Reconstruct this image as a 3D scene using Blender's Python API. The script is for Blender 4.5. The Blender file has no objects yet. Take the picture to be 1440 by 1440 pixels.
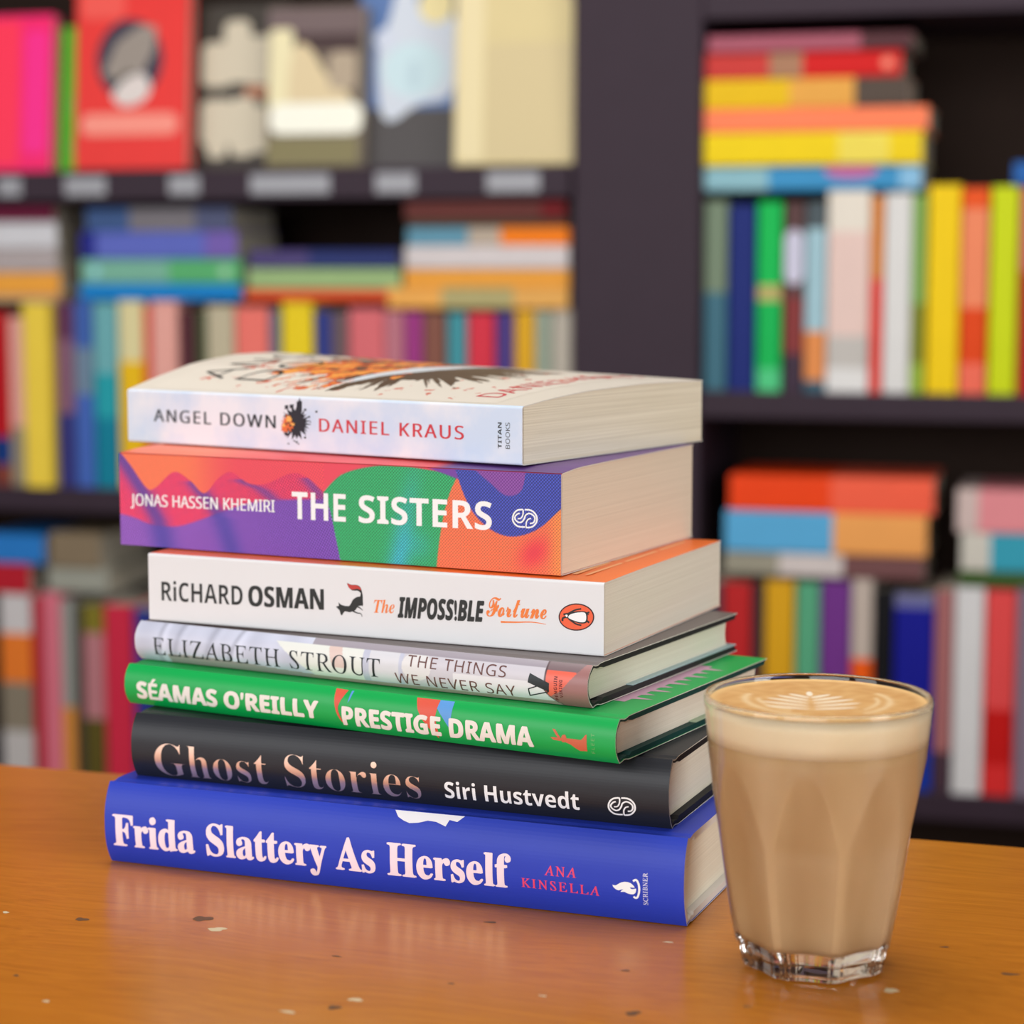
import bpy, bmesh, math, random
import numpy as np
from mathutils import Vector, Matrix, Quaternion

# ------------------------------------------------------------------ camera, world, lights, exposure
MM = 0.001
SC = bpy.context.scene
COL = SC.collection
R = math.radians
TABLE_H = 750.0            # table top is z = 0, the floor lies TABLE_H mm below it

cam_d = bpy.data.cameras.new('camera')
cam = bpy.data.objects.new('camera', cam_d)
COL.objects.link(cam)
cam.location = (0.0, -0.74054, 0.23435)
cam.rotation_euler = (R(90 - 6.535), 0, 0)
cam_d.sensor_width = 36.0
cam_d.lens = 75.31
cam_d.clip_start = 0.02
cam_d.dof.use_dof = True
cam_d.dof.focus_distance = 0.788
cam_d.dof.aperture_fstop = 7.4
SC.camera = cam

world = bpy.data.worlds.new('room_light')
SC.world = world
world.use_nodes = True
bg = world.node_tree.nodes['Background']
bg.inputs[0].default_value = (1.0, 0.98, 0.96, 1)
bg.inputs[1].default_value = 0.10

def area(name, loc, target, size, size_y, power, color):
    d = bpy.data.lights.new(name, 'AREA')
    d.shape = 'RECTANGLE'; d.size = size; d.size_y = size_y
    d.energy = power; d.color = color
    o = bpy.data.objects.new(name, d); COL.objects.link(o)
    o.location = loc
    o.rotation_euler = (Vector(target) - Vector(loc)).to_track_quat('-Z', 'Y').to_euler()
    return o

# shop window behind the photographer, to the left; ceiling panels over the table and over the shelves
area('shop_window_light', (-0.95, -2.85, 0.95), (0.1, 0.2, 0.1), 2.4, 1.7, 72, (0.985, 0.995, 1.0))
area('added_left_light', (-2.3, -1.3, 0.8), (0.1, 0.1, 0.1), 1.2, 1.5, 26, (0.98, 0.99, 1.0))  # added lamp, brightens the left side of the glass and coffee
area('added_right_light', (2.3, -1.5, 0.8), (0.1, 0.2, 0.1), 1.0, 1.8, 38, (1.0, 0.99, 0.97))  # added key lamp from the right, brightens the page ends
area('ceiling_panel_light', (-0.1, 0.35, 1.75), (-0.1, 0.35, 0.0), 1.2, 0.9, 20, (1.0, 0.97, 0.93))
area('shelf_aisle_light', (0.1, 0.55, 1.75), (0.3, 1.6, 0.2), 2.0, 0.4, 10, (1.0, 0.96, 0.9))

SC.view_settings.view_transform = 'Standard'
SC.view_settings.look = 'None'
SC.view_settings.gamma = 1
SC.view_settings.use_curve_mapping = False
SC.view_settings.exposure = -0.14
SC.cycles.use_denoising = True
SC.cycles.max_bounces = 16
SC.cycles.transmission_bounces = 12
SC.cycles.caustics_refractive = True
SC.cycles.caustics_reflective = True
SC.cycles.blur_glossy = 0.3

# ------------------------------------------------------------------ helpers
def lin(c):
    out = []
    for v in c:
        v = v / 255.0
        out.append(v / 12.92 if v <= 0.04045 else ((v + 0.055) / 1.055) ** 2.4)
    return tuple(out)

def lin_np(a):
    a = np.asarray(a, dtype=float) / 255.0
    return np.where(a <= 0.04045, a / 12.92, ((a + 0.055) / 1.055) ** 2.4)

_M = {}
def mat(name, rgb, rough=0.5, spec=0.5, metal=0.0, mottle=0.0, coat=0.0):
    """plain surface with a faint procedural mottling in its colour"""
    key = (name, tuple(rgb), rough, spec, metal, mottle, coat)
    if key in _M: return _M[key]
    m = bpy.data.materials.new(name); m.use_nodes = True
    nt = m.node_tree; p = nt.nodes['Principled BSDF']
    p.inputs['Roughness'].default_value = rough
    p.inputs['Specular IOR Level'].default_value = spec
    p.inputs['Metallic'].default_value = metal
    p.inputs['Coat Weight'].default_value = coat
    c = lin(rgb) + (1,)
    if mottle:
        tc = nt.nodes.new('ShaderNodeTexCoord')
        nz = nt.nodes.new('ShaderNodeTexNoise'); nz.inputs['Scale'].default_value = 35; nz.inputs['Detail'].default_value = 3
        mx = nt.nodes.new('ShaderNodeMix'); mx.data_type = 'RGBA'
        mx.inputs[6].default_value = tuple(v * (1 - mottle) for v in c[:3]) + (1,)
        mx.inputs[7].default_value = tuple(min(1, v * (1 + mottle)) for v in c[:3]) + (1,)
        nt.links.new(tc.outputs['Object'], nz.inputs['Vector'])
        nt.links.new(nz.outputs[0], mx.inputs[0])
        nt.links.new(mx.outputs[2], p.inputs['Base Color'])
    else:
        p.inputs['Base Color'].default_value = c
    _M[key] = m
    return m

def mat_attr(name, rough=0.45, spec=0.5):
    """printed artwork: colours carried by the mesh"""
    key = ('attr', name, rough)
    if key in _M: return _M[key]
    m = bpy.data.materials.new(name); m.use_nodes = True
    nt = m.node_tree; p = nt.nodes['Principled BSDF']
    a = nt.nodes.new('ShaderNodeAttribute'); a.attribute_name = 'print'
    nt.links.new(a.outputs['Color'], p.inputs['Base Color'])
    p.inputs['Roughness'].default_value = rough
    p.inputs['Specular IOR Level'].default_value = spec
    _M[key] = m
    return m

def mat_pages(name, rgb, strength=0.2, scale=1500.0):
    """edges of stacked paper leaves: fine layered lines across the block"""
    key = ('pages', name, tuple(rgb))
    if key in _M: return _M[key]
    m = bpy.data.materials.new(name); m.use_nodes = True
    nt = m.node_tree; p = nt.nodes['Principled BSDF']
    tc = nt.nodes.new('ShaderNodeTexCoord')
    mp = nt.nodes.new('ShaderNodeMapping'); mp.inputs['Scale'].default_value = (6, 6, scale)
    nz = nt.nodes.new('ShaderNodeTexNoise'); nz.inputs['Scale'].default_value = 1.0; nz.inputs['Detail'].default_value = 4
    nz.inputs['Roughness'].default_value = 0.65
    rp = nt.nodes.new('ShaderNodeMapRange'); rp.inputs[1].default_value = 0.3; rp.inputs[2].default_value = 0.62
    mx = nt.nodes.new('ShaderNodeMix'); mx.data_type = 'RGBA'
    c = lin(rgb)
    mx.inputs[6].default_value = (c[0] * (1 - strength), c[1] * (1 - strength * 1.1), c[2] * (1 - strength * 1.3), 1)
    mx.inputs[7].default_value = c + (1,)
    bp = nt.nodes.new('ShaderNodeBump'); bp.inputs['Strength'].default_value = 0.25; bp.inputs['Distance'].default_value = 0.0003
    L = nt.links
    L.new(tc.outputs['Object'], mp.inputs['Vector']); L.new(mp.outputs[0], nz.inputs['Vector'])
    L.new(nz.outputs[0], rp.inputs[0]); L.new(rp.outputs[0], mx.inputs[0])
    L.new(mx.outputs[2], p.inputs['Base Color']); L.new(nz.outputs[0], bp.inputs['Height'])
    L.new(bp.outputs[0], p.inputs['Normal'])
    p.inputs['Roughness'].default_value = 0.75
    p.inputs['Specular IOR Level'].default_value = 0.25
    _M[key] = m
    return m

def link(name, me, parent=None):
    o = bpy.data.objects.new(name, me); COL.objects.link(o)
    if parent is not None: o.parent = parent
    return o

def mesh_obj(name, verts, faces, mats, parent=None, idx=None, smooth=False, recalc=True):
    me = bpy.data.meshes.new(name)
    me.from_pydata([(x * MM, y * MM, z * MM) for x, y, z in verts], [], faces)
    for m in (mats if isinstance(mats, (list, tuple)) else [mats]): me.materials.append(m)
    if idx is not None: me.polygons.foreach_set('material_index', idx)
    if smooth: me.polygons.foreach_set('use_smooth', [True] * len(me.polygons))
    if recalc:
        bm = bmesh.new(); bm.from_mesh(me); bmesh.ops.recalc_face_normals(bm, faces=bm.faces); bm.to_mesh(me); bm.free()
    me.update()
    return link(name, me, parent)

def empty(name, loc, rz=0.0):
    o = bpy.data.objects.new(name, None); COL.objects.link(o)
    o.empty_display_size = 0.02
    o.location = tuple(v * MM for v in loc); o.rotation_euler = (0, 0, rz)
    return o

def tag(o, label, cat, group=None, kind=None):
    o['label'] = label
    if cat: o['category'] = cat
    if group: o['group'] = group
    if kind: o['kind'] = kind
    return o

def bevel_box(name, lo, hi, m, parent=None, bev=1.0, seg=2):
    bm = bmesh.new()
    bmesh.ops.create_cube(bm, size=1.0)
    for v in bm.verts:
        v.co = Vector([(lo[i] + (v.co[i] + 0.5) * (hi[i] - lo[i])) * MM for i in range(3)])
    if bev: bmesh.ops.bevel(bm, geom=bm.edges[:], offset=bev * MM, segments=seg, affect='EDGES', profile=0.5)
    me = bpy.data.meshes.new(name); bm.to_mesh(me); bm.free()
    me.materials.append(m)
    return link(name, me, parent)

def offset_profile(pts, th):
    """copy of an open (y, z) profile moved th to its inner side"""
    p = np.array(pts, float); t = np.gradient(p, axis=0)
    t /= np.linalg.norm(t, axis=1)[:, None] + 1e-9
    n = np.stack([-t[:, 1], t[:, 0]], 1)
    return p + n * th

def strip(name, outer, inner, xs, mats, pick, parent=None, warp=None):
    """a bent sheet: outer and inner (y, z) profiles swept along x, closed at its rims.
    pick(kind, i, j) gives the material of outer face (i along profile, j along x), inner faces and rims"""
    n = len(outer); V = []; F = []; I = []
    for x in xs:
        for prof in (outer, inner):
            for y, z in prof:
                V.append((x, y, z + (warp(x, y, z) if warp else 0.0)))
    st = 2 * n
    for j in range(len(xs) - 1):
        a = j * st; b = a + st
        for i in range(n - 1):
            F.append((a + i, a + i + 1, b + i + 1, b + i)); I.append(pick('o', i, j))
            F.append((a + n + i, b + n + i, b + n + i + 1, a + n + i + 1)); I.append(pick('i', i, j))
        F.append((a, b, b + n, a + n)); I.append(pick('r', 0, j))
        F.append((a + n - 1, a + 2 * n - 1, b + 2 * n - 1, b + n - 1)); I.append(pick('r', n - 1, j))
    for a in (0, (len(xs) - 1) * st):
        for i in range(n - 1):
            F.append((a + i, a + n + i, a + n + i + 1, a + i + 1)); I.append(pick('e', i, 0))
    return mesh_obj(name, V, F, mats, parent, I)

def art_grid(name, us, vs, place, colour, m, parent):
    """printed picture: a fine sheet on the surface, colour(u, v) in 0-255 sRGB arrays"""
    U, Vv = np.meshgrid(us, vs, indexing='ij')
    P = place(U, Vv)
    nu, nv = len(us), len(vs)
    verts = np.stack([p.ravel() for p in P], 1)
    ii, jj = np.meshgrid(np.arange(nu - 1), np.arange(nv - 1), indexing='ij')
    a = (ii * nv + jj).ravel()
    faces = np.stack([a, a + nv, a + nv + 1, a + 1], 1)
    me = bpy.data.meshes.new(name)
    me.from_pydata((verts * MM).tolist(), [], faces.tolist())
    ca = me.color_attributes.new('print', 'FLOAT_COLOR', 'POINT')
    rgb = lin_np(np.clip(colour(U, Vv), 0, 255)).reshape(-1, 3)
    ca.data.foreach_set('color', np.concatenate([rgb, np.ones((len(rgb), 1))], 1).ravel().astype(np.float32))
    me.materials.append(m); me.update()
    return link(name, me, parent)

# ---- lettering
def style(s, base):
    out = ''
    for c in s:
        if 'A' <= c <= 'Z': out += chr(base + ord(c) - 65)
        elif 'a' <= c <= 'z': out += chr(base + 26 + ord(c) - 97)
        else: out += c
    return out
SERIF_BOLD, SERIF_ITALIC, SCRIPT, SANS, SANS_BOLD, SANS_BOLD_ITALIC, SERIF_BOLD_ITALIC = 0x1D400, 0x1D434, 0x1D4D0, 0x1D5A0, 0x1D5D4, 0x1D63C, 0x1D468

def glyphs(s, base, offset=0.0, space=1.0, unslant=0.0, heavy=()):
    """outlines of a line of text as (xy array, faces), cap height 1, width as drawn"""
    cu = bpy.data.curves.new('lettering', 'FONT'); cu.body = style(s, base) if base else s
    cu.offset = offset; cu.space_character = space; cu.resolution_u = 4
    o = bpy.data.objects.new('lettering', cu); COL.objects.link(o)
    bpy.context.view_layer.update()
    me = bpy.data.meshes.new_from_object(o.evaluated_get(bpy.context.evaluated_depsgraph_get()))
    P = np.array([v.co[:2] for v in me.vertices]); F = [tuple(p.vertices) for p in me.polygons]
    bpy.data.objects.remove(o); bpy.data.curves.remove(cu); bpy.data.meshes.remove(me)
    if unslant: P[:, 0] -= P[:, 1] * unslant
    D = np.zeros(len(P))
    if heavy:
        n = len(P); PP = [P]; FF = list(F); DD = [D]
        for k, (dx, dy) in enumerate(heavy):
            PP.append(P + np.array([dx, dy])); DD.append(D + (k + 1))
            FF += [tuple(i + n * (k + 1) for i in f) for f in F]
        P = np.concatenate(PP); F = FF; D = np.concatenate(DD)
    return P, F, D

def slice_z(verts, faces, step, z0, z1):
    bm = bmesh.new()
    vs = [bm.verts.new(v) for v in verts]
    for f in faces:
        try: bm.faces.new([vs[i] for i in f])
        except ValueError: pass
    z = z0
    while z < z1:
        bmesh.ops.bisect_plane(bm, geom=bm.verts[:] + bm.edges[:] + bm.faces[:], plane_co=(0, 0, z), plane_no=(0, 0, 1))
        z += step
    bm.verts.index_update()
    V = [tuple(v.co) for v in bm.verts]; F = [tuple(v.index for v in f.verts) for f in bm.faces]
    bm.free()
    return V, F

class Book:
    """x along the spine (reading direction), y from the spine to the fore-edge, z up; mm"""
    def print_on_spine(self, name, verts, faces, m, depth=None, lift=0.08):
        V = [(x, 0.0, z) for x, z in verts]
        if self.bulge:
            dz = depth if depth is not None else np.zeros(len(V))
            groups = {}
            for f in faces: groups.setdefault(float(dz[f[0]]), []).append(f)
            VV = []; FF = []
            for d, fs in groups.items():
                used = sorted({i for f in fs for i in f}); mp = {i: k for k, i in enumerate(used)}
                a, b = slice_z([V[i] for i in used], [tuple(mp[i] for i in f) for f in fs], 0.7, 0.4, self.t)
                o = len(VV)
                VV += [(x, self.spine_y(z) - lift - 0.012 * d, z) for x, y, z in a]
                FF += [tuple(i + o for i in f) for f in b]
        else:
            dz = depth if depth is not None else np.zeros(len(V))
            VV = [(x, self.spine_y(z) - lift - 0.012 * d, z) for (x, y, z), d in zip(V, dz)]; FF = faces
        return mesh_obj(name, VV, FF, m, self.cover, recalc=False)

    def text(self, name, s, base, x0, x1, z0, z1, h, m, up=False, label=None, lift=0.08, **kw):
        """one line on the spine from x0 to x1 with its baseline from z0 to z1 and cap height h"""
        P, F, D = glyphs(s, base, **kw)
        lo, hi = P.min(0), P.max(0)
        ref = hi[1]
        X = (P[:, 0] - lo[0]) / (hi[0] - lo[0]); Y = P[:, 1] / ref * h
        if up: pts = [(x0 - y, z0 + (z1 - z0) * x) for x, y in zip(X, Y)]
        else: pts = [(x0 + (x1 - x0) * x, z0 + (z1 - z0) * x + y) for x, y in zip(X, Y)]
        o = self.print_on_spine(name, pts, F, m, D, lift)
        if label: o['label'] = label
        return o

LOGO = {
'ss1': (610,470,188.19,20.88,0.01869,0.00001,0.00099,-0.01686),
'fox': (195,265,93.41,14.35,0.05254,-0.00046,0.00341,-0.04671),
'peng': (1045,305,188.93,14.16,0.03575,0.00012,0.00244,-0.03338),
'vik': (310,335,186.40,7.46,0.02871,0.00004,0.00273,-0.02575),
'hare': (745,1130,202.81,7.19,0.02804,0.00009,0.00306,-0.02532),
'ss2': (610,470,205.28,7.42,0.0187,0.0001,0.0018,-0.0167),
'flame': (690,790,216.05,12.68,0.01674,0.00011,0.00179,-0.01637),
'emblem': (590,700,94.05,12.22,0.02339,-0.00027,0.00095,-0.01813),
}
def to_spine(key, pts):
    u, v, x, z, a, b, c, d = LOGO[key]
    return [(x + (p[0] - u) * a + (p[1] - v) * b, z + (p[0] - u) * c + (p[1] - v) * d) for p in pts]

def smooth_line(pts, n=6, closed=False):
    p = [np.array(q, float) for q in pts]; m = len(p); out = []
    for i in range(m if closed else m - 1):
        if closed: a, b, c, d = p[i - 1], p[i], p[(i + 1) % m], p[(i + 2) % m]
        else: a, b, c, d = p[max(i - 1, 0)], p[i], p[i + 1], p[min(i + 2, m - 1)]
        for k in range(n):
            t = k / n
            out.append(0.5 * (2 * b + (c - a) * t + (2 * a - 5 * b + 4 * c - d) * t * t + (3 * b - a - 3 * c + d) * t ** 3))
    if not closed: out.append(p[-1])
    return [tuple(q) for q in out]

def stroke(pts, w, taper=False):
    """thick line as (verts, quads)"""
    p = np.array(pts, float); t = np.gradient(p, axis=0); t /= np.linalg.norm(t, axis=1)[:, None] + 1e-9
    n = np.stack([-t[:, 1], t[:, 0]], 1)
    ww = np.full(len(p), w / 2.0)
    if taper: ww *= np.linspace(1, 0.25, len(p))
    V = [tuple(q) for q in p + n * ww[:, None]] + [tuple(q) for q in p - n * ww[:, None]]
    k = len(p)
    return V, [(i, i + 1, k + i + 1, k + i) for i in range(k - 1)]

def join(*parts):
    V = []; F = []; D = []
    for d, (v, f) in enumerate(parts):
        o = len(V); V += list(v); F += [tuple(i + o for i in q) for q in f]; D += [d] * len(v)
    return V, F, np.array(D, float)

def tri_poly(pts):
    """fill a simple polygon with triangles"""
    from mathutils.geometry import tessellate_polygon
    t = tessellate_polygon([[Vector((p[0], p[1], 0)) for p in pts]])
    return list(pts), [tuple(q) for q in t]

def resample(ctrl, ys):
    c = np.array(ctrl, float)
    y = np.linspace(c[0, 0], c[-1, 0], 241); z = np.interp(y, c[:, 0], c[:, 1])
    k = np.ones(21) / 21
    zs = np.convolve(np.pad(z, 10, mode='reflect', reflect_type='odd'), k, mode='valid')
    return np.interp(ys, y, zs)

# ------------------------------------------------------------------ hero books
PAPER_WHITE = mat('cut_paper_edge', (228, 224, 214), 0.8, 0.2)

class Paperback(Book):
    bulge = False
    def __init__(self, name, label, loc, yaw, L, W, t, cover_m, spine_m, page_m, top, bottom=None, warp=None, xs=None, group='books in the tall pile on the table'):
        self.L, self.W, self.t = L, W, t
        self.root = tag(empty(name, loc, -R(yaw)), label, 'book', group)
        ys = np.concatenate([np.linspace(W, 8, 22), np.linspace(6.5, 1.2, 5)])
        zt = resample(top, ys); yb = ys[::-1]
        zb = resample(bottom, yb) if bottom else np.zeros(len(yb))
        z1 = float(np.interp(0, [p[0] for p in top], [p[1] for p in top]))
        corner_t = [(0.45, z1 - 0.12), (0.12, z1 - 0.45)]
        mids = [(0.0, z) for z in np.linspace(z1 - 1.0, 1.0, 7)]
        corner_b = [(0.12, 0.45), (0.45, 0.12)]
        outer = [(y, z) for y, z in zip(ys, zt)] + corner_t + mids + corner_b + [(y, z) for y, z in zip(yb, zb)]
        self.outer = outer; self.z1 = z1
        self.top_z = lambda y: np.interp(y, ys[::-1], zt[::-1])
        inner = offset_profile(outer, 0.38)
        n0 = len(ys); n1 = n0 + 2 + 7 + 2
        pick = lambda k, i, j: 2 if k in 'er' else (0 if k == 'i' else (1 if n0 - 1 <= i < n1 else 0))
        xs = xs if xs is not None else np.linspace(0, L, 2)
        w2 = (lambda x, y, z: warp(x, y) * (z / t) if z > t * 0.5 else 0.0) if warp else None
        self.warp = warp
        self.cover = strip('cover', outer, inner, xs, [cover_m, spine_m, PAPER_WHITE], pick, self.root, w2)
        # leaves, trimmed flush with the cover
        top_p = [(y, z - 0.45) for y, z in zip(ys, zt) if y > 0.8]
        bot_p = [(y, z + 0.45) for y, z in zip(yb, zb) if y > 0.8]
        top_p[0] = (W - 0.4, top_p[0][1]); bot_p[-1] = (W - 0.4, bot_p[-1][1])
        n = len(top_p); V = []; F = []
        xsb = [0.25] + [x for x in xs if 0.5 < x < L - 0.5] + [L - 0.25]
        for x in xsb:
            V += [(x, y, z + (warp(x, y) if warp else 0)) for y, z in top_p] + [(x, y, z) for y, z in reversed(bot_p)]
        s = 2 * n
        for j in range(len(xsb) - 1):
            a, b = j * s, (j + 1) * s
            for i in range(n - 1):
                F.append((a + i, a + i + 1, b + i + 1, b + i)); F.append((a + n + i, b + n + i, b + n + i + 1, a + n + i + 1))
            F.append((a, b, b + n, a + n)); F.append((a + n - 1, a + 2 * n - 1, b + 2 * n - 1, b + n - 1))
        for a in (0, (len(xsb) - 1) * s):
            for i in range(n - 1): F.append((a + i, a + n + i, a + n + i + 1, a + i + 1))
        self.pages = mesh_obj('page_block', V, F, page_m, self.root)
    def spine_y(self, z): return 0.0

class Hardback(Book):
    bulge = True
    def __init__(self, name, label, loc, yaw, L, W, t, jacket_m, board_m, page_m, spine_m=None, bulge=4.2, board=2.4, flap_m=None, flap_w=85, head_m=None, case_sp=0.9, group='books in the tall pile on the table'):
        self.L, self.W, self.t = L, W, t
        self.root = tag(empty(name, loc, -R(yaw)), label, 'book', group)
        def prof(d):
            """profile d inside the outermost surface"""
            top = [(y, t - d) for y in np.linspace(W - d, 12, 12)] + [(9, t - 0.1 - d), (7, t - 0.55 - d), (5.2, t - 0.6 - d), (3.6, t - 0.25 - d)]
            k = [(self.spine_y(z) + d, d + (z / t) * (t - 2 * d)) for z in np.linspace(t, 0, 25)]
            return top + k + [(y, t - z) for y, z in reversed(top)]
        self.B = bulge
        o0, o1 = prof(0.0), prof(0.28)
        sm = spine_m or jacket_m
        pick = lambda k, i, j: 2 if k in 'er' else (0 if k == 'i' else (1 if 15 <= i <= 40 else 0))
        self.cover = strip('dust_jacket', o0, o1, [0, L], [jacket_m, sm, PAPER_WHITE], pick, self.root)
        c0, c1 = prof(0.34), prof(0.34 + board)
        # thinner case over the spine than in the boards
        c1 = [(y, z) if 12 > i or i > len(c1) - 13 else (c0[i][0] + (case_sp if 16 <= i <= 40 else case_sp + 0.3), c0[i][1] + (z - c0[i][1]) * 0.45) for i, (y, z) in enumerate(c1)]
        self.case = strip('board_case', c0, c1, [0.3, L - 0.3], [board_m], lambda *a: 0, self.root)
        zb, zt = 0.45 + board, t - 0.45 - board
        n = 9
        sp = [(self.spine_y(t * (i / (n - 1))) + 3.2, zb + (zt - zb) * i / (n - 1)) for i in range(n)]
        fe = [(W - 4.0 - 1.6 * (1 - (2 * i / (n - 1) - 1) ** 2), zb + (zt - zb) * i / (n - 1)) for i in range(n)]
        V = []; F = []
        for x in (3.2, L - 3.2):
            V += [(x, y, z) for y, z in sp] + [(x, y, z) for y, z in fe]
        s = 2 * n
        for a in (0, s):
            for i in range(n - 1): F.append((a + i, a + i + 1, a + n + i + 1, a + n + i))
        for i in range(n - 1):
            F.append((i, i + 1, s + i + 1, s + i)); F.append((n + i, n + i + 1, s + n + i + 1, s + n + i))
        F.append((0, n, s + n, s)); F.append((n - 1, 2 * n - 1, s + 2 * n - 1, s + n - 1))
        self.pages = mesh_obj('page_block', V, F, page_m, self.root)
        if flap_m:
            fl = bevel_box('jacket_flap', (0.2, W - flap_w, zb - 0.02), (L - 0.2, W - 0.6, zb + 0.42), flap_m, self.root, 0.1, 1)
            fl.data.update()
        if head_m:
            for x in (2.4, L - 3.2):
                V = []; F = []
                pts = [(self.spine_y(t * q) + 3.0, zb + (zt - zb) * q) for q in np.linspace(0.06, 0.94, 9)]
                for xx in (x, x + 0.8):
                    V += [(xx, y - 0.6, z) for y, z in pts] + [(xx, y + 0.6, z) for y, z in pts]
                k = len(pts)
                for i in range(k - 1):
                    F += [(i, i + 1, k + i + 1, k + i), (2 * k + i, 2 * k + i + 1, 3 * k + i + 1, 3 * k + i), (i, i + 1, 2 * k + i + 1, 2 * k + i), (k + i, k + i + 1, 3 * k + i + 1, 3 * k + i)]
                F += [(0, k, 3 * k, 2 * k), (k - 1, 2 * k - 1, 4 * k - 1, 3 * k - 1)]
                mesh_obj('headband', V, F, head_m, self.root)
    def spine_y(self, z):
        q = abs(2 * z / self.t - 1)
        return -1.7 + self.B * q ** 2.4

# ------------------------------------------------------------------ setting: floor, back wall, bookcase, table
def wood_table():
    m = bpy.data.materials.new('varnished_wood'); m.use_nodes = True
    nt = m.node_tree; N = nt.nodes; Lk = nt.links; p = N['Principled BSDF']
    tc = N.new('ShaderNodeTexCoord')
    mp = N.new('ShaderNodeMapping'); mp.inputs['Scale'].default_value = (8.0, 190, 190)
    wob = N.new('ShaderNodeTexNoise'); wob.inputs['Scale'].default_value = 5; wob.inputs['Detail'].default_value = 2
    add = N.new('ShaderNodeMix'); add.data_type = 'RGBA'; add.blend_type = 'LINEAR_LIGHT'; add.inputs[0].default_value = 0.035
    n1 = N.new('ShaderNodeTexNoise'); n1.inputs['Scale'].default_value = 1.6; n1.inputs['Detail'].default_value = 8; n1.inputs['Roughness'].default_value = 0.68
    mp2 = N.new('ShaderNodeMapping'); mp2.inputs['Scale'].default_value = (22, 600, 600)
    n2 = N.new('ShaderNodeTexNoise'); n2.inputs['Scale'].default_value = 1.0; n2.inputs['Detail'].default_value = 3
    r1 = N.new('ShaderNodeValToRGB')
    r1.color_ramp.elements[0].position = 0.15; r1.color_ramp.elements[0].color = lin((168, 96, 22)) + (1,)
    r1.color_ramp.elements[1].position = 0.85; r1.color_ramp.elements[1].color = lin((206, 128, 38)) + (1,)
    r2 = N.new('ShaderNodeMapRange'); r2.inputs[1].default_value = 0.3; r2.inputs[2].default_value = 0.46; r2.inputs[3].default_value = 0.88; r2.inputs[4].default_value = 1.0
    mul = N.new('ShaderNodeMix'); mul.data_type = 'RGBA'; mul.blend_type = 'MULTIPLY'; mul.inputs[0].default_value = 1.0
    Lk.new(tc.outputs['Object'], wob.inputs['Vector'])
    Lk.new(tc.outputs['Object'], add.inputs[6]); Lk.new(wob.outputs['Color'], add.inputs[7])
    Lk.new(add.outputs[2], mp.inputs['Vector']); Lk.new(mp.outputs[0], n1.inputs['Vector'])
    Lk.new(add.outputs[2], mp2.inputs['Vector']); Lk.new(mp2.outputs[0], n2.inputs['Vector'])
    Lk.new(n1.outputs[0], r1.inputs[0]); Lk.new(n2.outputs[0], r2.inputs[0])
    Lk.new(r1.outputs[0], mul.inputs[6]); Lk.new(r2.outputs[0], mul.inputs[7])
    Lk.new(mul.outputs[2], p.inputs['Base Color'])
    n3 = N.new('ShaderNodeTexNoise'); n3.inputs['Scale'].default_value = 90; n3.inputs['Detail'].default_value = 3
    bp = N.new('ShaderNodeBump'); bp.inputs['Strength'].default_value = 0.12; bp.inputs['Distance'].default_value = 0.001
    Lk.new(n3.outputs[0], bp.inputs['Height']); Lk.new(tc.outputs['Object'], n3.inputs['Vector'])
    Lk.new(bp.outputs[0], p.inputs['Normal'])
    p.inputs['Roughness'].default_value = 0.24
    p.inputs['Specular IOR Level'].default_value = 0.35
    return m
WOOD = wood_table()
DARK = mat('aubergine_paint', (52, 38, 49), 0.5, 0.2, mottle=0.08)
BACK = mat('dark_back_board', (46, 30, 22), 0.7, 0.2, mottle=0.1)

def plane_obj(name, pts, th, m, label):
    """a thick slab under a horizontal or vertical outline"""
    V = [tuple(p) for p in pts] + [tuple(p[i] + th[i] for i in range(3)) for p in pts]
    F = [(0, 1, 2, 3), (7, 6, 5, 4)] + [(i, (i + 1) % 4, 4 + (i + 1) % 4, 4 + i) for i in range(4)]
    o = mesh_obj(name, V, F, m); o['kind'] = 'structure'; o['label'] = label
    return o
FLOOR = mat('worn_floor_boards', (96, 78, 62), 0.55, 0.4, mottle=0.25)
WALL = mat('painted_wall', (120, 112, 108), 0.8, 0.2, mottle=0.04)
fz = -TABLE_H
plane_obj('floor', [(-3200, -3200, fz), (3200, -3200, fz), (3200, 2900, fz), (-3200, 2900, fz)], (0, 0, -60), FLOOR, 'brown boarded shop floor under the table and bookcase')

# bookcase frame of reference: s along the fronts, d into the case, z up
BK_A = R(-15.0); BK_O = (130.71, 1524.17)
bookcase = tag(empty('bookcase', (BK_O[0], BK_O[1], fz), BK_A), 'tall dark aubergine bookcase with two open bays behind the table', 'bookcase')
def bz(z): return z + TABLE_H
SD = 260.0   # inner depth
bevel_box('center_upright', (-69, 0, 0), (68, SD, bz(1250)), DARK, bookcase, 2)
bevel_box('side_panel', (-1010, 0, 0), (-985, SD, bz(1250)), DARK, bookcase, 2)
bevel_box('side_panel', (985, 0, 0), (1010, SD, bz(1250)), DARK, bookcase, 2)
bevel_box('back_panel', (-1010, SD + 0.5, 0), (1010, SD + 14, bz(1250)), BACK, bookcase, 0)
for z in (341, -17, -376, -720, 720, 1080):
    bevel_box('shelf', (-984.5, 0.3, bz(z - 28)), (-69.5, SD, bz(z)), DARK, bookcase, 1.5)
for z in (515, 105, -311, -720, 900):
    bevel_box('shelf', (68.5, 0.3, bz(z - 28)), (984.5, SD, bz(z)), DARK, bookcase, 1.5)
rail = bevel_box('label_rail', (-984, -11, bz(307)), (-69.5, 0, bz(339)), DARK, bookcase, 1.5)
TICKET = mat('grey_shelf_ticket', (150, 150, 156), 0.35, 0.5)
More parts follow.
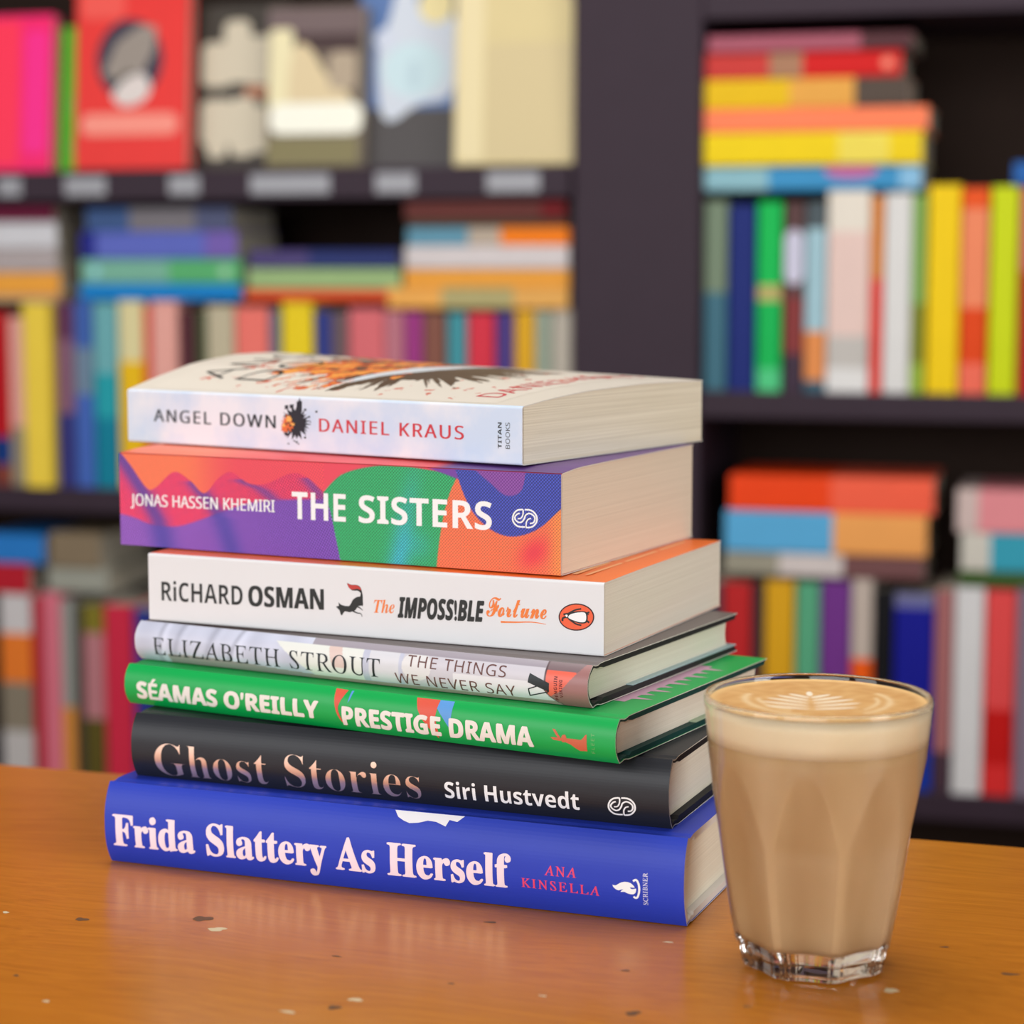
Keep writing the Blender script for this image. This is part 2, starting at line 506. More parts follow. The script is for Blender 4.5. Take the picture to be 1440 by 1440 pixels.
for a, b in ((-733, -704), (-650, -600), (-524, -488), (-428, -336), (-284, -239), (-160, -102)):
    bevel_box('shelf_ticket', (a, -12.4, bz(313)), (b, -11.2, bz(334)), TICKET, rail, 0.4, 1)
bevel_box('plinth', (-984, 18, 2), (984, 30, 28), DARK, bookcase, 1)
# wall behind the bookcase
c, s = math.cos(BK_A), math.sin(BK_A)
def bk_xy(sx, d): return (BK_O[0] + sx * c - d * s, BK_O[1] + sx * s + d * c)
w0, w1 = bk_xy(-3000, SD + 40), bk_xy(2600, SD + 40)
wall = plane_obj('wall_back', [(w0[0], w0[1], fz), (w1[0], w1[1], fz), (w1[0], w1[1], 1900), (w0[0], w0[1], 1900)], (-s * 80, c * 80, 0), WALL, 'plain grey wall behind the bookcase')

# table: back edge measured from (-243, 257) to (208, 110)
TB_A = R(-18.06)
tb = tag(empty('table', (-17.5, 183.5, fz), TB_A), 'orange brown varnished wooden table with worn scratched top', 'table')
TW, TD = 760, 640
top = bevel_box('tabletop', (-TW, -TD, TABLE_H - 32), (TW, 0, TABLE_H), WOOD, tb, 2.5, 3)
for x in (-TW + 70, TW - 70):
    for y in (-TD + 60, -60):
        bevel_box('leg', (x - 28, y - 28, 0.5), (x + 28, y + 28, TABLE_H - 32.2), WOOD, tb, 3)
for y in (-TD + 45, -57):
    bevel_box('apron', (-TW + 99, y, TABLE_H - 120), (TW - 99, y + 18, TABLE_H - 32.2), WOOD, tb, 1.5)
# chips and dents in the varnish
rng = random.Random(4)
ct, st_ = math.cos(TB_A), math.sin(TB_A)
def to_table(x, y):
    dx, dy = x + 17.5, y - 183.5
    return dx * ct + dy * st_, -dx * st_ + dy * ct
MARKS = [(-155.4, 11.7, 4.5, 3.2, 1), (-111.9, 12.5, 6.5, 5, 1), (-105, 0, 6.5, 3.4, 0), (-50.3, -73.7, 4.2, 2.6, 0), (-56.6, -81, 3.6, 3.6, 1),
         (38.2, -86.3, 4.6, 3.6, 1), (123.5, -64.9, 5.5, 3.0, 0), (-70.9, -85, 6, 1.4, 0), (165.9, -48.6, 7, 1.6, 1), (-149.6, -75.1, 3, 1.2, 0),
         (-184.9, 20.2, 2.6, 1.8, 0), (-7.7, 8.3, 5, 1.4, 1), (38.1, -45, 3.2, 1.3, 1), (54.6, -14.6, 4.2, 1.0, 0), (-60, -30, 4, 1.0, 1), (10, -70, 2.4, 1.1, 0),
         (150, -20, 3, 1.2, 1), (-165, -50, 2.2, 1.4, 1), (75, -80, 2.8, 1.0, 1), (-20, -58, 2.0, 1.2, 1)]
CHIP, DENT = mat('pale_chip', (206, 186, 150), 0.6, 0.3), mat('dark_dent', (104, 70, 42), 0.6, 0.3)
for x, y, a, b, dark in MARKS:
    cx, cy = to_table(x, y); n = 18; V = [(cx, cy, TABLE_H + 0.06)]
    ph = [rng.uniform(0, 6.28) for _ in range(3)]
    for i in range(n):
        t = 2 * math.pi * i / n
        q = 0.8 + 0.16 * math.sin(2 * t + ph[0]) + 0.12 * math.sin(3 * t + ph[1]) + 0.07 * math.sin(5 * t + ph[2])
        V.append((cx + a * 0.62 * q * math.cos(t), cy + b * 0.8 * q * math.sin(t), TABLE_H + 0.05))
    mesh_obj('dent' if dark else 'paint_chip', V, [(0, 1 + i, 1 + (i + 1) % n) for i in range(n)], DENT if dark else CHIP, top, recalc=False)

# ------------------------------------------------------------------ the pile of seven books
PAGE_CREAM = mat_pages('cream_page_edges', (242, 234, 212), 0.24)
PAGE_WHITE = mat_pages('white_page_edges', (236, 232, 214), 0.12, 2600)
PAGE_TAN = mat_pages('tan_page_edges', (238, 222, 200), 0.12, 2600)
PAGE_PALE = mat_pages('pale_page_edges', (240, 232, 216), 0.12, 2600)
HEAVY1 = ((0.018, 0), (-0.018, 0), (0, 0.014), (0, -0.014))
HEAVY2 = ((0.03, 0), (-0.03, 0), (0, 0.025), (0, -0.025), (0.022, 0.02), (-0.022, -0.02))

# -- 1 blue hardback at the bottom
BLUE = mat('cobalt_jacket', (38, 60, 178), 0.42, 0.3, mottle=0.04)
b1 = Hardback('hardback_book', 'cobalt blue hardback with large pale pink title, bottom book of the tall pile', (-159.87, 85.67, 0.3), 21.15, 237.4, 163.8, 32.2,
              BLUE, mat('pale_grey_boards', (226, 222, 216), 0.7, 0.2), PAGE_WHITE, bulge=4.6, board=2.6, case_sp=2.4)
pink = mat('pale_pink_ink', (240, 218, 228), 0.5)
b1.text('title_lettering', 'Frida Slattery As Herself', SERIF_BOLD, 3.5, 171.6, 7.7, 8.1, 12.9, pink, heavy=((0.02, 0), (-0.02, 0), (0.01, 0.01), (-0.01, -0.01)), label='pale pink serif title lettering')
red = mat('rose_ink', (226, 62, 104), 0.5)
b1.text('author_lettering', 'ANA', SERIF_ITALIC, 184.6, 197.0, 14.5, 14.7, 3.7, red, unslant=0.27, space=1.25, heavy=HEAVY1[:2], label='rose red author lettering')
b1.text('author_lettering', 'KINSELLA', SERIF_ITALIC, 175.6, 205.8, 9.0, 8.8, 3.6, red, unslant=0.27, space=1.25, heavy=HEAVY1[:2], label='rose red author lettering')
white = mat('white_ink', (240, 240, 240), 0.5)
fl = smooth_line([(370, 690), (440, 710), (500, 680), (570, 645), (660, 630), (760, 650), (830, 700), (872, 757), (820, 762), (765, 752)], 4) + \
     smooth_line([(785, 790), (840, 795), (900, 785), (900, 850), (860, 905), (790, 915), (700, 890), (640, 860), (555, 858), (575, 830), (610, 800)], 4) + smooth_line([(560, 808), (500, 822), (430, 785), (385, 735)], 4)
lamp = stroke(smooth_line([(838, 618), (880, 590), (920, 600), (960, 680), (975, 790), (960, 900), (925, 985), (880, 1000), (842, 965)], 5), 46)
V, F, D = join(tri_poly(to_spine('flame', fl)), (to_spine('flame', lamp[0]), lamp[1]))
b1.print_on_spine('publisher_mark', V, F, white, D)
b1.text('publisher_lettering', 'SCRIBNER', SERIF_ITALIC, 223.9, 223.9, 7.3, 19.3, 1.75, white, up=True, unslant=0.27, space=1.1)
torn = [(552, 1135), (650, 1139), (641, 1146), (630, 1144), (626, 1152), (612, 1147), (600, 1146), (588, 1149), (575, 1150), (566, 1147), (558, 1143)]
b1.print_on_spine('cover_picture_edge', *tri_poly([(123.6 + (u - 552) * 0.287, 32.0 - (v - 1135 - (u - 552) * 0.045) * 0.28) for u, v in torn]), mat('chalk_white_ink', (228, 226, 232), 0.55))

# -- 2 black hardback
BLACK = mat('black_jacket', (34, 36, 42), 0.4, 0.35, mottle=0.05)
b2 = Hardback('hardback_book', 'black hardback with copper foil title, second from the bottom of the pile', (-150.55, 95.06, 32.6), 21.69, 223.2, 154.0, 25.5,
              BLACK, mat('black_boards', (30, 30, 32), 0.6, 0.3), PAGE_WHITE, bulge=4.4, head_m=mat('black_headband', (20, 20, 22), 0.7), flap_m=mat('black_flap', (34, 34, 36), 0.5))
def foil():
    """metal foil whose sheen changes with height on the letters"""
    m = bpy.data.materials.new('rose_copper_foil'); m.use_nodes = True
    nt = m.node_tree; p = nt.nodes['Principled BSDF']
    p.inputs['Base Color'].default_value = lin((244, 212, 194)) + (1,)
    p.inputs['Metallic'].default_value = 0.8; p.inputs['Roughness'].default_value = 0.34
    return m
FOIL = foil()
b2.text('title_lettering', 'Ghost Stories', SERIF_BOLD, 10.5, 125.4, 1.6, 2.3, 13.4, FOIL, offset=-0.014, label='copper foil title lettering')
b2.text('author_lettering', 'Siri Hustvedt', SANS_BOLD, 135.3, 188.8, 4.0, 4.4, 6.9, white, label='white author lettering')

def ss_mark(book, key):
    S = [[(575, 272), (520, 268), (440, 285), (370, 350), (338, 450), (352, 545), (420, 625), (500, 655), (612, 660)],
         [(608, 272), (700, 275), (790, 310), (860, 390), (882, 470), (868, 560), (800, 640), (730, 668), (640, 674)],
         [(574, 272), (572, 360), (550, 430), (510, 468), (450, 470)],
         [(495, 352), (440, 370), (385, 440), (410, 510), (480, 558), (550, 540), (600, 470), (630, 395), (700, 355), (770, 375), (832, 440), (830, 520), (790, 570), (725, 578)],
         [(640, 674), (642, 580), (662, 520), (700, 480), (752, 470)]]
    W = [36, 36, 30, 34, 30]
    parts = []
    for l, w in zip(S, W):
        v, f = stroke(smooth_line(l, 5), w); parts.append((to_spine(key, v), f))
    V, F, D = join(*parts)
    return book.print_on_spine('publisher_mark', V, F, white, D)
ss_mark(b2, 'ss2')

# -- 3 green hardback
GREEN = mat('emerald_jacket', (2, 164, 76), 0.4, 0.45, mottle=0.03)
b3 = Hardback('hardback_book', 'emerald green hardback with white block title, third from the bottom of the pile', (-155.94, 114.07, 58.4), 29.21, 221.6, 137.8, 16.2,
              GREEN, mat('dark_teal_boards', (22, 66, 62), 0.6, 0.3), PAGE_PALE, bulge=3.4, board=2.0, flap_m=mat('pale_green_flap', (170, 190, 160), 0.5), flap_w=70)
chalk = mat('chalk_ink', (232, 226, 218), 0.5)
b3.text('author_lettering', "SÉAMAS O'REILLY", SANS_BOLD, 6.1, 94.6, 3.1, 3.7, 8.4, chalk, heavy=HEAVY2, label='white block author lettering')
b3.text('title_lettering', 'PRESTIGE DRAMA', SANS_BOLD, 105.3, 188.4, 2.5, 3.0, 7.4, chalk, heavy=HEAVY2, lift=0.14, label='white block title lettering')
coral = mat('coral_ink', (216, 84, 62), 0.5); sky = mat('sky_blue_ink', (88, 150, 215), 0.5)
b3.print_on_spine('coral_flash', *tri_poly(smooth_line([(101.2, 15.8), (102.0, 10), (103.6, 5.5), (106.4, 1.6)], 5) + smooth_line([(104.6, 5.5), (103.6, 9.5), (106.8, 15.6)], 5)), coral)
b3.print_on_spine('coral_flash', *tri_poly([(137.4, 15.8), (147.6, 15.8), (146.9, 10.0), (148.0, 4.0), (147.4, 1.4), (145.0, 4.2), (141.5, 8.0), (139.0, 11.8)]), coral)
b3.print_on_spine('sky_blue_flash', *tri_poly([(147.7, 15.8), (153.8, 15.8), (153.6, 5.4), (150.0, 10.0), (147.2, 13.0)]), sky)
b3.print_on_spine('sky_blue_flash', *tri_poly([(108.4, 15.5), (109.4, 15.6), (108.6, 12.4), (107.8, 11.2)]), sky)
E1 = [(510, 965), (550, 972), (645, 1118), (612, 1130)]; E2 = [(482, 1082), (560, 1088), (645, 1118), (630, 1142), (525, 1122)]
HD = smooth_line([(640, 1120), (648, 1070), (675, 1050), (702, 1058), (716, 1110), (690, 1160), (650, 1150)], 4, True)
BD = [(640, 1128), (720, 1105), (800, 1112), (925, 1128), (960, 1095), (985, 1058), (1006, 1050), (1006, 1296), (900, 1292), (840, 1250), (775, 1195), (700, 1160)]
V, F, D = join(*[tri_poly(to_spine('hare', q)) for q in (BD, HD, E1, E2)])
b3.print_on_spine('publisher_mark', V, F, mat('terracotta_ink', (200, 96, 66), 0.5), D)
b3.text('publisher_lettering', 'FLEET', SANS, 213.2, 213.2, 3.2, 10.6, 1.3, mat('soft_green_ink', (120, 176, 110), 0.5), up=True, space=1.3)
# pink zigzag and stripe on its front board
zz = []
for k in range(9):
    y = 36 + k * 8.2
    zz += [(209.5 if k % 2 == 0 else 209.0, y, 16.26), (214.5 + 3.2 * (k % 2 == 0), y + 2.0, 16.26), (209.2, y + 4.2, 16.26)]
V = [(x, y, z) for x, y, z in zz]; F = [(3 * k, 3 * k + 1, 3 * k + 2) for k in range(9)]
o = len(V); V += [(204.5, 30, 16.25), (209.6, 30, 16.25), (209.6, 110, 16.25), (204.5, 110, 16.25)]; F.append((o, o + 1, o + 2, o + 3))
mesh_obj('cover_artwork', V, F, mat('lilac_pink_ink', (200, 156, 178), 0.5), b3.cover, recalc=False)

# -- 4 pale hardback with curtain picture
b4 = Hardback('hardback_book', 'pale lavender grey hardback with a curtain picture spine, fourth from the bottom', (-152.83, 121.96, 74.9), 28.83, 206.5, 136.9, 15.9,
              mat('taupe_jacket', (108, 98, 96), 0.45), mat('black_cloth_boards', (34, 32, 34), 0.6), PAGE_WHITE, bulge=4.4, board=2.0,
              flap_m=mat('pale_aqua_flap', (176, 200, 204), 0.45), flap_w=100, head_m=mat('dark_headband', (24, 24, 26), 0.7))
def curtain(x, z):
    rnd = np.array([197.0, 200, 218]) + np.zeros(x.shape + (3,))
    fold = np.zeros_like(x)
    for fx, w, a, sl in ((12.5, 1.2, 26, .1), (14.8, 1.6, -12, .1), (21, 1.4, 20, .25), (23.5, 2, -10, .25), (37, 1.8, 20, .3), (40, 2, -10, .3), (48.5, 1.2, 34, .45), (51, 3, -14, .4), (121, 1.2, 22, -.3), (132, 1.4, 16, .3)):
        fold += a * np.exp(-((x - fx - sl * (z - 8)) / w) ** 2)
    rnd -= fold[..., None]
    rnd = rnd - (6 * np.sin(x * 0.35))[..., None]
    low = (z < 3.0 + 1.2 * np.sin(x * 0.05)) & (x > 16) & (x < 86)
    rnd[low] = (168, 158, 158)
    patch = (z < 13.6) & (x > 69 + (13.6 - z) * 1.5) & (x < 110)
    rnd[patch] = (226, 228, 222)
    p2 = (x > 113) & (x < 126) & (z < 14) & (z > 2.0); rnd[p2] = (214, 214, 220)
    p3 = (x > 128) & (x < 192); rnd[p3] = (204, 200, 208)
    p4 = p3 & (z < 8.5) & (z > 1.5) & (x > 150); rnd[p4] = (226, 224, 228)
    p5 = (np.hypot(x - 134, (z - 9.5) * 1.2) < 6.5); rnd[p5] = (222, 220, 220)
    pk = (np.abs(x - 101 + 0.3 * z) < 3) & (z > 6); rnd[pk] = (220, 196, 188)
    top = z > 13.8; rnd[top & (x > 86)] = (160, 152, 162)
    bot = (z < 1.6) & (x > 84); rnd[bot] = (176, 160, 150)
    right = x > 188.8 + np.maximum(0, 7 - z) ** 2 * 0.14
    rnd[right] = (232, 104, 84)
    rnd[right & (z > 13.2 - 0.02 * (x - 190) ** 1.0)] = (124, 104, 108)
    rnd[right & (x > 203.5 - (15 - z) * 0.9 - np.maximum(0, 6 - z) * .9)] = (158, 112, 110)
    edge = np.abs(x - (188.8 + np.maximum(0, 7 - z) ** 2 * 0.14)) < 0.35
    rnd[edge] = (90, 70, 74)
    return rnd
art_grid('spine_artwork', np.linspace(0, 206.5, 560), np.linspace(0.05, 15.85, 56),
         lambda x, z: (x, np.vectorize(b4.spine_y)(z) - 0.05, z), curtain, mat_attr('printed_curtain', 0.38), b4.cover)
ink = mat('blue_black_ink', (28, 36, 42), 0.5)
b4.text('author_lettering', 'ELIZABETH STROUT', SERIF_ITALIC, 9.1, 117.9, 3.1, 3.7, 7.3, ink, unslant=0.27, space=1.1, lift=0.13, label='dark serif author lettering')
brown = mat('brown_ink', (104, 66, 62), 0.5)
b4.text('title_lettering', 'THE THINGS', SANS, 129.9, 172.7, 9.3, 8.9, 4.2, brown, space=1.1, lift=0.13, label='thin brown title lettering')
b4.text('title_lettering', 'WE NEVER SAY', SANS, 124.4, 176.5, 2.1, 1.9, 4.3, brown, space=1.1, lift=0.13, label='thin brown title lettering')
lines = [stroke(q, 17) for q in ([(165, 390), (166, 500)], [(160, 496), (300, 468), (450, 436)], [(160, 392), (225, 372), (290, 352)])]
V, F, D = join(tri_poly(to_spine('vik', [(178, 165), (465, 310), (460, 440), (155, 295)])), *[(to_spine('vik', v), f) for v, f in lines])
b4.print_on_spine('publisher_mark', V, F, ink, D, 0.13)
b4.text('publisher_lettering', 'PENGUIN', SANS_BOLD, 194.1, 194.1, 2.2, 11.2, 1.35, mat('dark_red_ink', (100, 24, 30), 0.5), up=True, lift=0.13, space=1.15)
b4.text('publisher_lettering', 'VIKING', SANS_BOLD, 196.2, 196.2, 3.4, 10.2, 1.3, mat('dark_red_ink', (100, 24, 30), 0.5), up=True, lift=0.13, space=1.15)

# -- 5 white paperback with orange cover
ORANGE = mat('orange_cover', (238, 112, 36), 0.4, mottle=0.03); WHITE_C = mat('white_cover', (222, 222, 224), 0.42, mottle=0.02)
b5 = Paperback('paperback_book', 'white spined paperback with orange front cover, fifth from the bottom', (-148.0, 123.08, 91.0), 24.51, 199.9, 131.9, 28.0,
               ORANGE, WHITE_C, PAGE_PALE, [(0, 27.6), (40, 28.0), (131.9, 28.0)])
jet = mat('jet_ink', (22, 26, 26), 0.5); oink = mat('orange_ink', (236, 122, 44), 0.5)
b5.text('author_lettering', 'RiCHARD', SANS_BOLD, 6.2, 44.6, 8.5, 9.0, 8.3, jet, offset=-0.006, label='black author lettering')
b5.text('author_lettering', 'OSMAN', SANS_BOLD, 47.2, 81.7, 9.0, 9.7, 8.3, jet, heavy=HEAVY1[:2], label='black author lettering')
tail = smooth_line([(285, 208), (262, 188), (215, 184), (185, 160), (170, 122), (205, 136), (250, 138), (282, 158), (297, 205), (302, 250), (300, 300)], 4) + [(278, 305), (276, 250)]
body = smooth_line([(95, 284), (122, 306), (188, 315), (215, 265), (255, 238), (290, 240), (304, 290), (298, 312), (262, 316), (240, 350), (190, 368), (150, 360), (128, 392), (116, 388), (104, 350), (74, 320), (100, 314)], 2, True)
legs = [stroke(smooth_line(q, 4), w, True) for q, w in (([(235, 318), (270, 326), (302, 352)], 16), ([(210, 352), (250, 372), (285, 380), (297, 405)], 14), ([(270, 300), (295, 300), (300, 318)], 14))]
V, F, D = join(tri_poly(to_spine('fox', body)), tri_poly(to_spine('fox', tail)), *[(to_spine('fox', v), f) for v, f in legs])
fox = b5.print_on_spine('fox_emblem', V, F, jet, D)
tip = smooth_line([(192, 168), (172, 124), (205, 138), (250, 140), (280, 158), (288, 180), (255, 170), (220, 176)], 4, True)
b5.print_on_spine('fox_tail_tip', *tri_poly(to_spine('fox', tip)), mat('brick_red_ink', (188, 52, 44), 0.5), lift=0.16)
b5.text('title_lettering', 'The', SERIF_BOLD_ITALIC, 103.9, 112.9, 10.1, 10.5, 5.2, oink, label='orange script title word')
b5.text('title_lettering', 'IMPOSS!BLE', SANS_BOLD_ITALIC, 114.2, 151.2, 9.1, 9.9, 8.0, jet, heavy=HEAVY2, label='heavy black slanted title word')
b5.text('title_lettering', 'Fortune', SCRIPT, 152.0, 176.9, 12.0, 12.6, 7.4, oink, heavy=HEAVY1[:2], label='orange script title word')
V, F = stroke(smooth_line([(158, 10.2), (164, 10.5), (171, 11.0), (176.6, 10.6)], 5), 0.75, True)
b5.print_on_spine('title_underline', V, F, oink)
ell = lambda rx, ry: [(1045 + rx * math.cos(2 * math.pi * k / 48), 305 + ry * math.sin(2 * math.pi * k / 48)) for k in range(48)]
b5.print_on_spine('publisher_badge', *tri_poly(to_spine('peng', ell(201, 154))), mat('dark_maroon_ink', (58, 14, 14), 0.5), lift=0.06)
b5.print_on_spine('publisher_badge', *tri_poly(to_spine('peng', ell(187, 140))), mat('badge_orange_ink', (236, 92, 50), 0.5), lift=0.09)
dk = [stroke(smooth_line(q, 5), w) for q, w in (([(950, 268), (1000, 240), (1045, 222), (1100, 212)], 18), ([(960, 325), (1010, 362), (1050, 385), (1102, 398)], 18), ([(890, 350), (892, 320), (920, 305), (955, 305), (958, 270), (900, 275)], 22),
      ([(1158, 262), (1192, 250)], 20), ([(1160, 342), (1190, 368)], 20), ([(1165, 250), (1182, 280)], 12))]
halo = smooth_line([(940, 290), (985, 252), (1090, 238), (1165, 256), (1166, 360), (1100, 378), (1035, 362), (948, 322)], 4, True)
V, F, D = join(tri_poly(to_spine('peng', halo)), *[(to_spine('peng', v), f) for v, f in dk])
b5.print_on_spine('publisher_badge', V, F, jet, D, 0.12)
belly = smooth_line([(960, 292), (995, 268), (1090, 250), (1150, 264), (1152, 348), (1100, 362), (1040, 350), (965, 318)], 4, True)
face = smooth_line([(925, 278), (948, 280), (946, 304), (930, 300)], 4, True)
V, F, D = join(tri_poly(to_spine('peng', belly)), tri_poly(to_spine('peng', face)))
b5.print_on_spine('publisher_badge', V, F, white, D, 0.24)
peach = mat('peach_ink', (246, 176, 120), 0.45)
V = []; F = []
for x0, x1 in ((181, 183.2), (186.4, 188.0)):
    for y0, y1 in ((14, 50), (54, 88), (92, 122)):
        o = len(V); V += [(x0, y0, 28.06), (x1, y0, 28.06), (x1, y1, 28.06), (x0, y1, 28.06)]; F.append((o, o + 1, o + 2, o + 3))
mesh_obj('cover_lettering', V, F, peach, b5.cover, recalc=False)

# -- 6 thick patterned paperback
b6 = Paperback('paperback_book', 'thick paperback with swirling purple, red, green and orange spine, second from the top', (-163.13, 145.62, 119.2), 26.79, 203.3, 130.9, 39.8,
               mat('crimson_cover', (214, 62, 66), 0.42), mat('crimson_cover', (214, 62, 66), 0.42), PAGE_TAN, [(0, 38.4), (14, 39.6), (40, 39.8), (130.9, 39.8)])
cA = [(0.6, 38.7), (5.9, 33.3), (13.7, 24.4), (18.3, 24.7), (27.4, 31.5), (35.1, 28.7), (42.4, 23.5), (49.1, 29.6), (55.7, 32.7), (64.2, 28.5), (72.7, 28.9), (84.2, 33.4), (91.5, 32.3), (99.4, 26.7)]
cB = [(-0.4, 13.1), (7.6, 11.7), (16.5, 9.2), (29.0, 9.3), (43.2, 13.6), (60.6, 19.7), (74.3, 22.1), (94.4, 23.7), (101.0, 23.7)]
cGT = [(99.4, 26.7), (107.7, 33.9), (120.6, 37.6), (133.4, 38.6), (146.0, 37.6), (158.4, 36.1)]
cGL = [(-0.6, 107.0), (9.2, 104.8), (19.0, 102.6), (26.7, 99.4)]
cGR = [(0.2, 150.2), (10.5, 151.5), (21.6, 153.7), (30.0, 156.5), (36.1, 159.6), (41, 161)]
cBL = [(155, 42), (158.4, 38.3), (161.5, 30.2), (166.0, 22.3), (173.7, 15.9), (182.8, 13.7), (193.2, 16.9), (202.7, 24.7), (204, 26)]
cPU = [(164, 41), (166.1, 39.0), (173.7, 33.5), (180.3, 29.2), (186.7, 31.4), (188.8, 41)]
def ip(c, t):
    a = np.array(smooth_line(c, 10)); o = np.argsort(a[:, 0], kind='stable')
    return np.interp(t, a[o, 0], a[o, 1])
def mixc(a, b, f):
    return np.asarray(a, float) * (1 - f[..., None]) + np.asarray(b, float) * f[..., None]
def sst(e0, e1, x):
    t = np.clip((x - e0) / (e1 - e0), 0, 1); return t * t * (3 - 2 * t)
def swirl(x, z):
    dot = 1.7 * np.cos(2 * np.pi * (x * 0.966 + z * 0.26) / 1.4) * np.cos(2 * np.pi * (z * 0.966 - x * 0.26) / 1.4)
    dot = np.clip(dot, -1, 1)
    dot2 = 1.7 * np.cos(2 * np.pi * x / 1.3) * np.cos(2 * np.pi * z / 1.3)
    dot2 = np.clip(dot2, -1, 1)
    a, b = ip(cA, x), ip(cB, x)
    out = mixc((238, 46, 92), (212, 40, 84), sst(10, 90, x))
    # indigo shade bands falling from the wave
    for pts, w, s in (([(0.6, 37.5), (11.5, 23.2), (19.1, 11.7), (22.4, 0)], 5.5, .8), ([(38, 27), (43.4, 21.8), (50.9, 13.4), (56, 0)], 5.0, .75), ([(61, 29), (70, 26.5), (80, 20)], 4.5, .6), ([(92, 31), (101, 22)], 3.5, .55)):
        p = np.array(pts)[::-1]; xc = np.interp(z, p[:, 1], p[:, 0])
        f = np.exp(-((x - xc) / w) ** 2) * s * (z <= pts[0][1] + 1)
        out = out * (1 - f[..., None]) + np.array([60, 48, 150]) * f[..., None]
    pur = sst(0.8, -0.8, z - b)
    pc = mixc((128, 74, 172), (104, 58, 160), sst(0, 100, x))
    for pts, w in (([(9, 14), (20, 10), (22.4, 0)], 6), ([(48, 15), (50.9, 13.4), (56, 0)], 5)):
        p = np.array(pts)[::-1]; xc = np.interp(z, p[:, 1], p[:, 0]); f = np.exp(-((x - xc) / w) ** 2) * .8
        pc = pc * (1 - f[..., None]) + np.array([62, 50, 150]) * f[..., None]
    out = out * (1 - pur[..., None]) + pc * pur[..., None]
    out = out * (1 + 0.34 * dot)[..., None] + (18 * dot)[..., None]
    topc = mixc((242, 114, 74), (226, 66, 82), sst(30, 62, x)) * (1 + 0.13 * dot)[..., None]
    f = sst(-0.4, 0.4, z - a) * (x < 100); out = out * (1 - f[..., None]) + topc * f[..., None]
    # green field
    gl = np.interp(z, [p[0] for p in cGL], [p[1] for p in cGL]); gr = ip(cGR, z)
    g = mixc((22, 142, 82), (36, 160, 96), sst(-1, 1, dot2))
    cy = np.exp(-((x - (133 + 0.2 * z)) / 5.0) ** 2) * (0.75 - z / 60) + 0.3 * np.exp(-(((x - 142) / 6) ** 2 + ((z - 8) / 6) ** 2))
    g = g * (1 - cy[..., None]) + (np.array([40, 158, 200]) + (24 * dot2)[..., None]) * cy[..., None]
    g = g * (1 + 0.32 * dot2)[..., None]
    # above the green
    up = mixc((226, 62, 84), (112, 52, 156), sst(146, 156, x))
    right = mixc((242, 112, 60), (238, 100, 66), sst(-1, 1, dot2)) * (1 + 0.30 * dot2)[..., None]
    rd = np.exp(-(((x - 192) / 6) ** 2 + ((z - 8 - (x - 192) * .35) / 5.5) ** 2))
    right = right * (1 - 0.9 * rd[..., None]) + np.array([218, 44, 66]) * 0.9 * rd[..., None]
    ye = sst(196, 203, x) * (0.5 + 0.5 * dot2) * 0.8
    right = right * (1 - ye[..., None]) + np.array([250, 170, 70]) * ye[..., None]
    sel = (x >= gl)
    f = sel * 1.0; out = out * (1 - f[..., None]) + up * f[..., None]
    f = sel * sst(0.4, -0.4, z - ip(cGT, x)) * (x < 160); out = out * (1 - f[..., None]) + g * f[..., None]
    f = sst(-0.4, 0.4, x - gr) * sel; out = out * (1 - f[..., None]) + right * f[..., None]
    f = (x > 146) * (x < 170) * sst(-.5, .5, z - (38.6 - np.clip(x - 146, 0, 30) * .3)); out = out * (1 - f[..., None]) + np.array([112, 52, 156]) * f[..., None]
    bl = (np.array([42, 54, 150]) + (16 * dot2)[..., None]) * (1 + 0.34 * dot2)[..., None]
    f = sst(-0.4, 0.4, z - ip(cBL, x)) * (x > 156); out = out * (1 - f[..., None]) + bl * f[..., None]
    pu = (np.array([124, 58, 150]) + (30 * dot2)[..., None])
    f = sst(-0.5, 0.5, z - ip(cPU, x)) * (x > 164.5) * (x < 188.6); out = out * (1 - f[..., None]) + pu * f[..., None]
    return out
art_grid('spine_artwork', np.linspace(0.02, 203.28, 760), np.linspace(0.1, 38.25, 142), lambda x, z: (x, np.full_like(x, -0.05), z), swirl, mat_attr('printed_swirl', 0.42), b6.cover)
def swirl_top(x, y):
    out = mixc((240, 116, 78), (224, 70, 74), sst(30, 80, x))
    return mixc(out, (96, 56, 130), sst(146, 156, x))
art_grid('cover_artwork', np.linspace(0.02, 203.28, 120), np.linspace(0.25, 130, 60), lambda x, y: (x, y, b6.top_z(y) + 0.06), swirl_top, mat_attr('printed_swirl', 0.42), b6.cover)
b6.text('author_lettering', 'JONAS HASSEN KHEMIRI', SANS, 5.5, 76.5, 16.8, 17.5, 4.9, white, heavy=HEAVY1[:2], lift=0.12, label='white author lettering')
b6.text('title_lettering', 'THE', SANS_BOLD, 84.6, 109.6, 15.3, 15.4, 10.9, white, lift=0.12, label='bold white title lettering')
b6.text('title_lettering', 'SISTERS', SANS_BOLD, 115.5, 174.2, 15.5, 15.7, 10.9, white, lift=0.12, label='bold white title lettering')
ss_mark(b6, 'ss1')

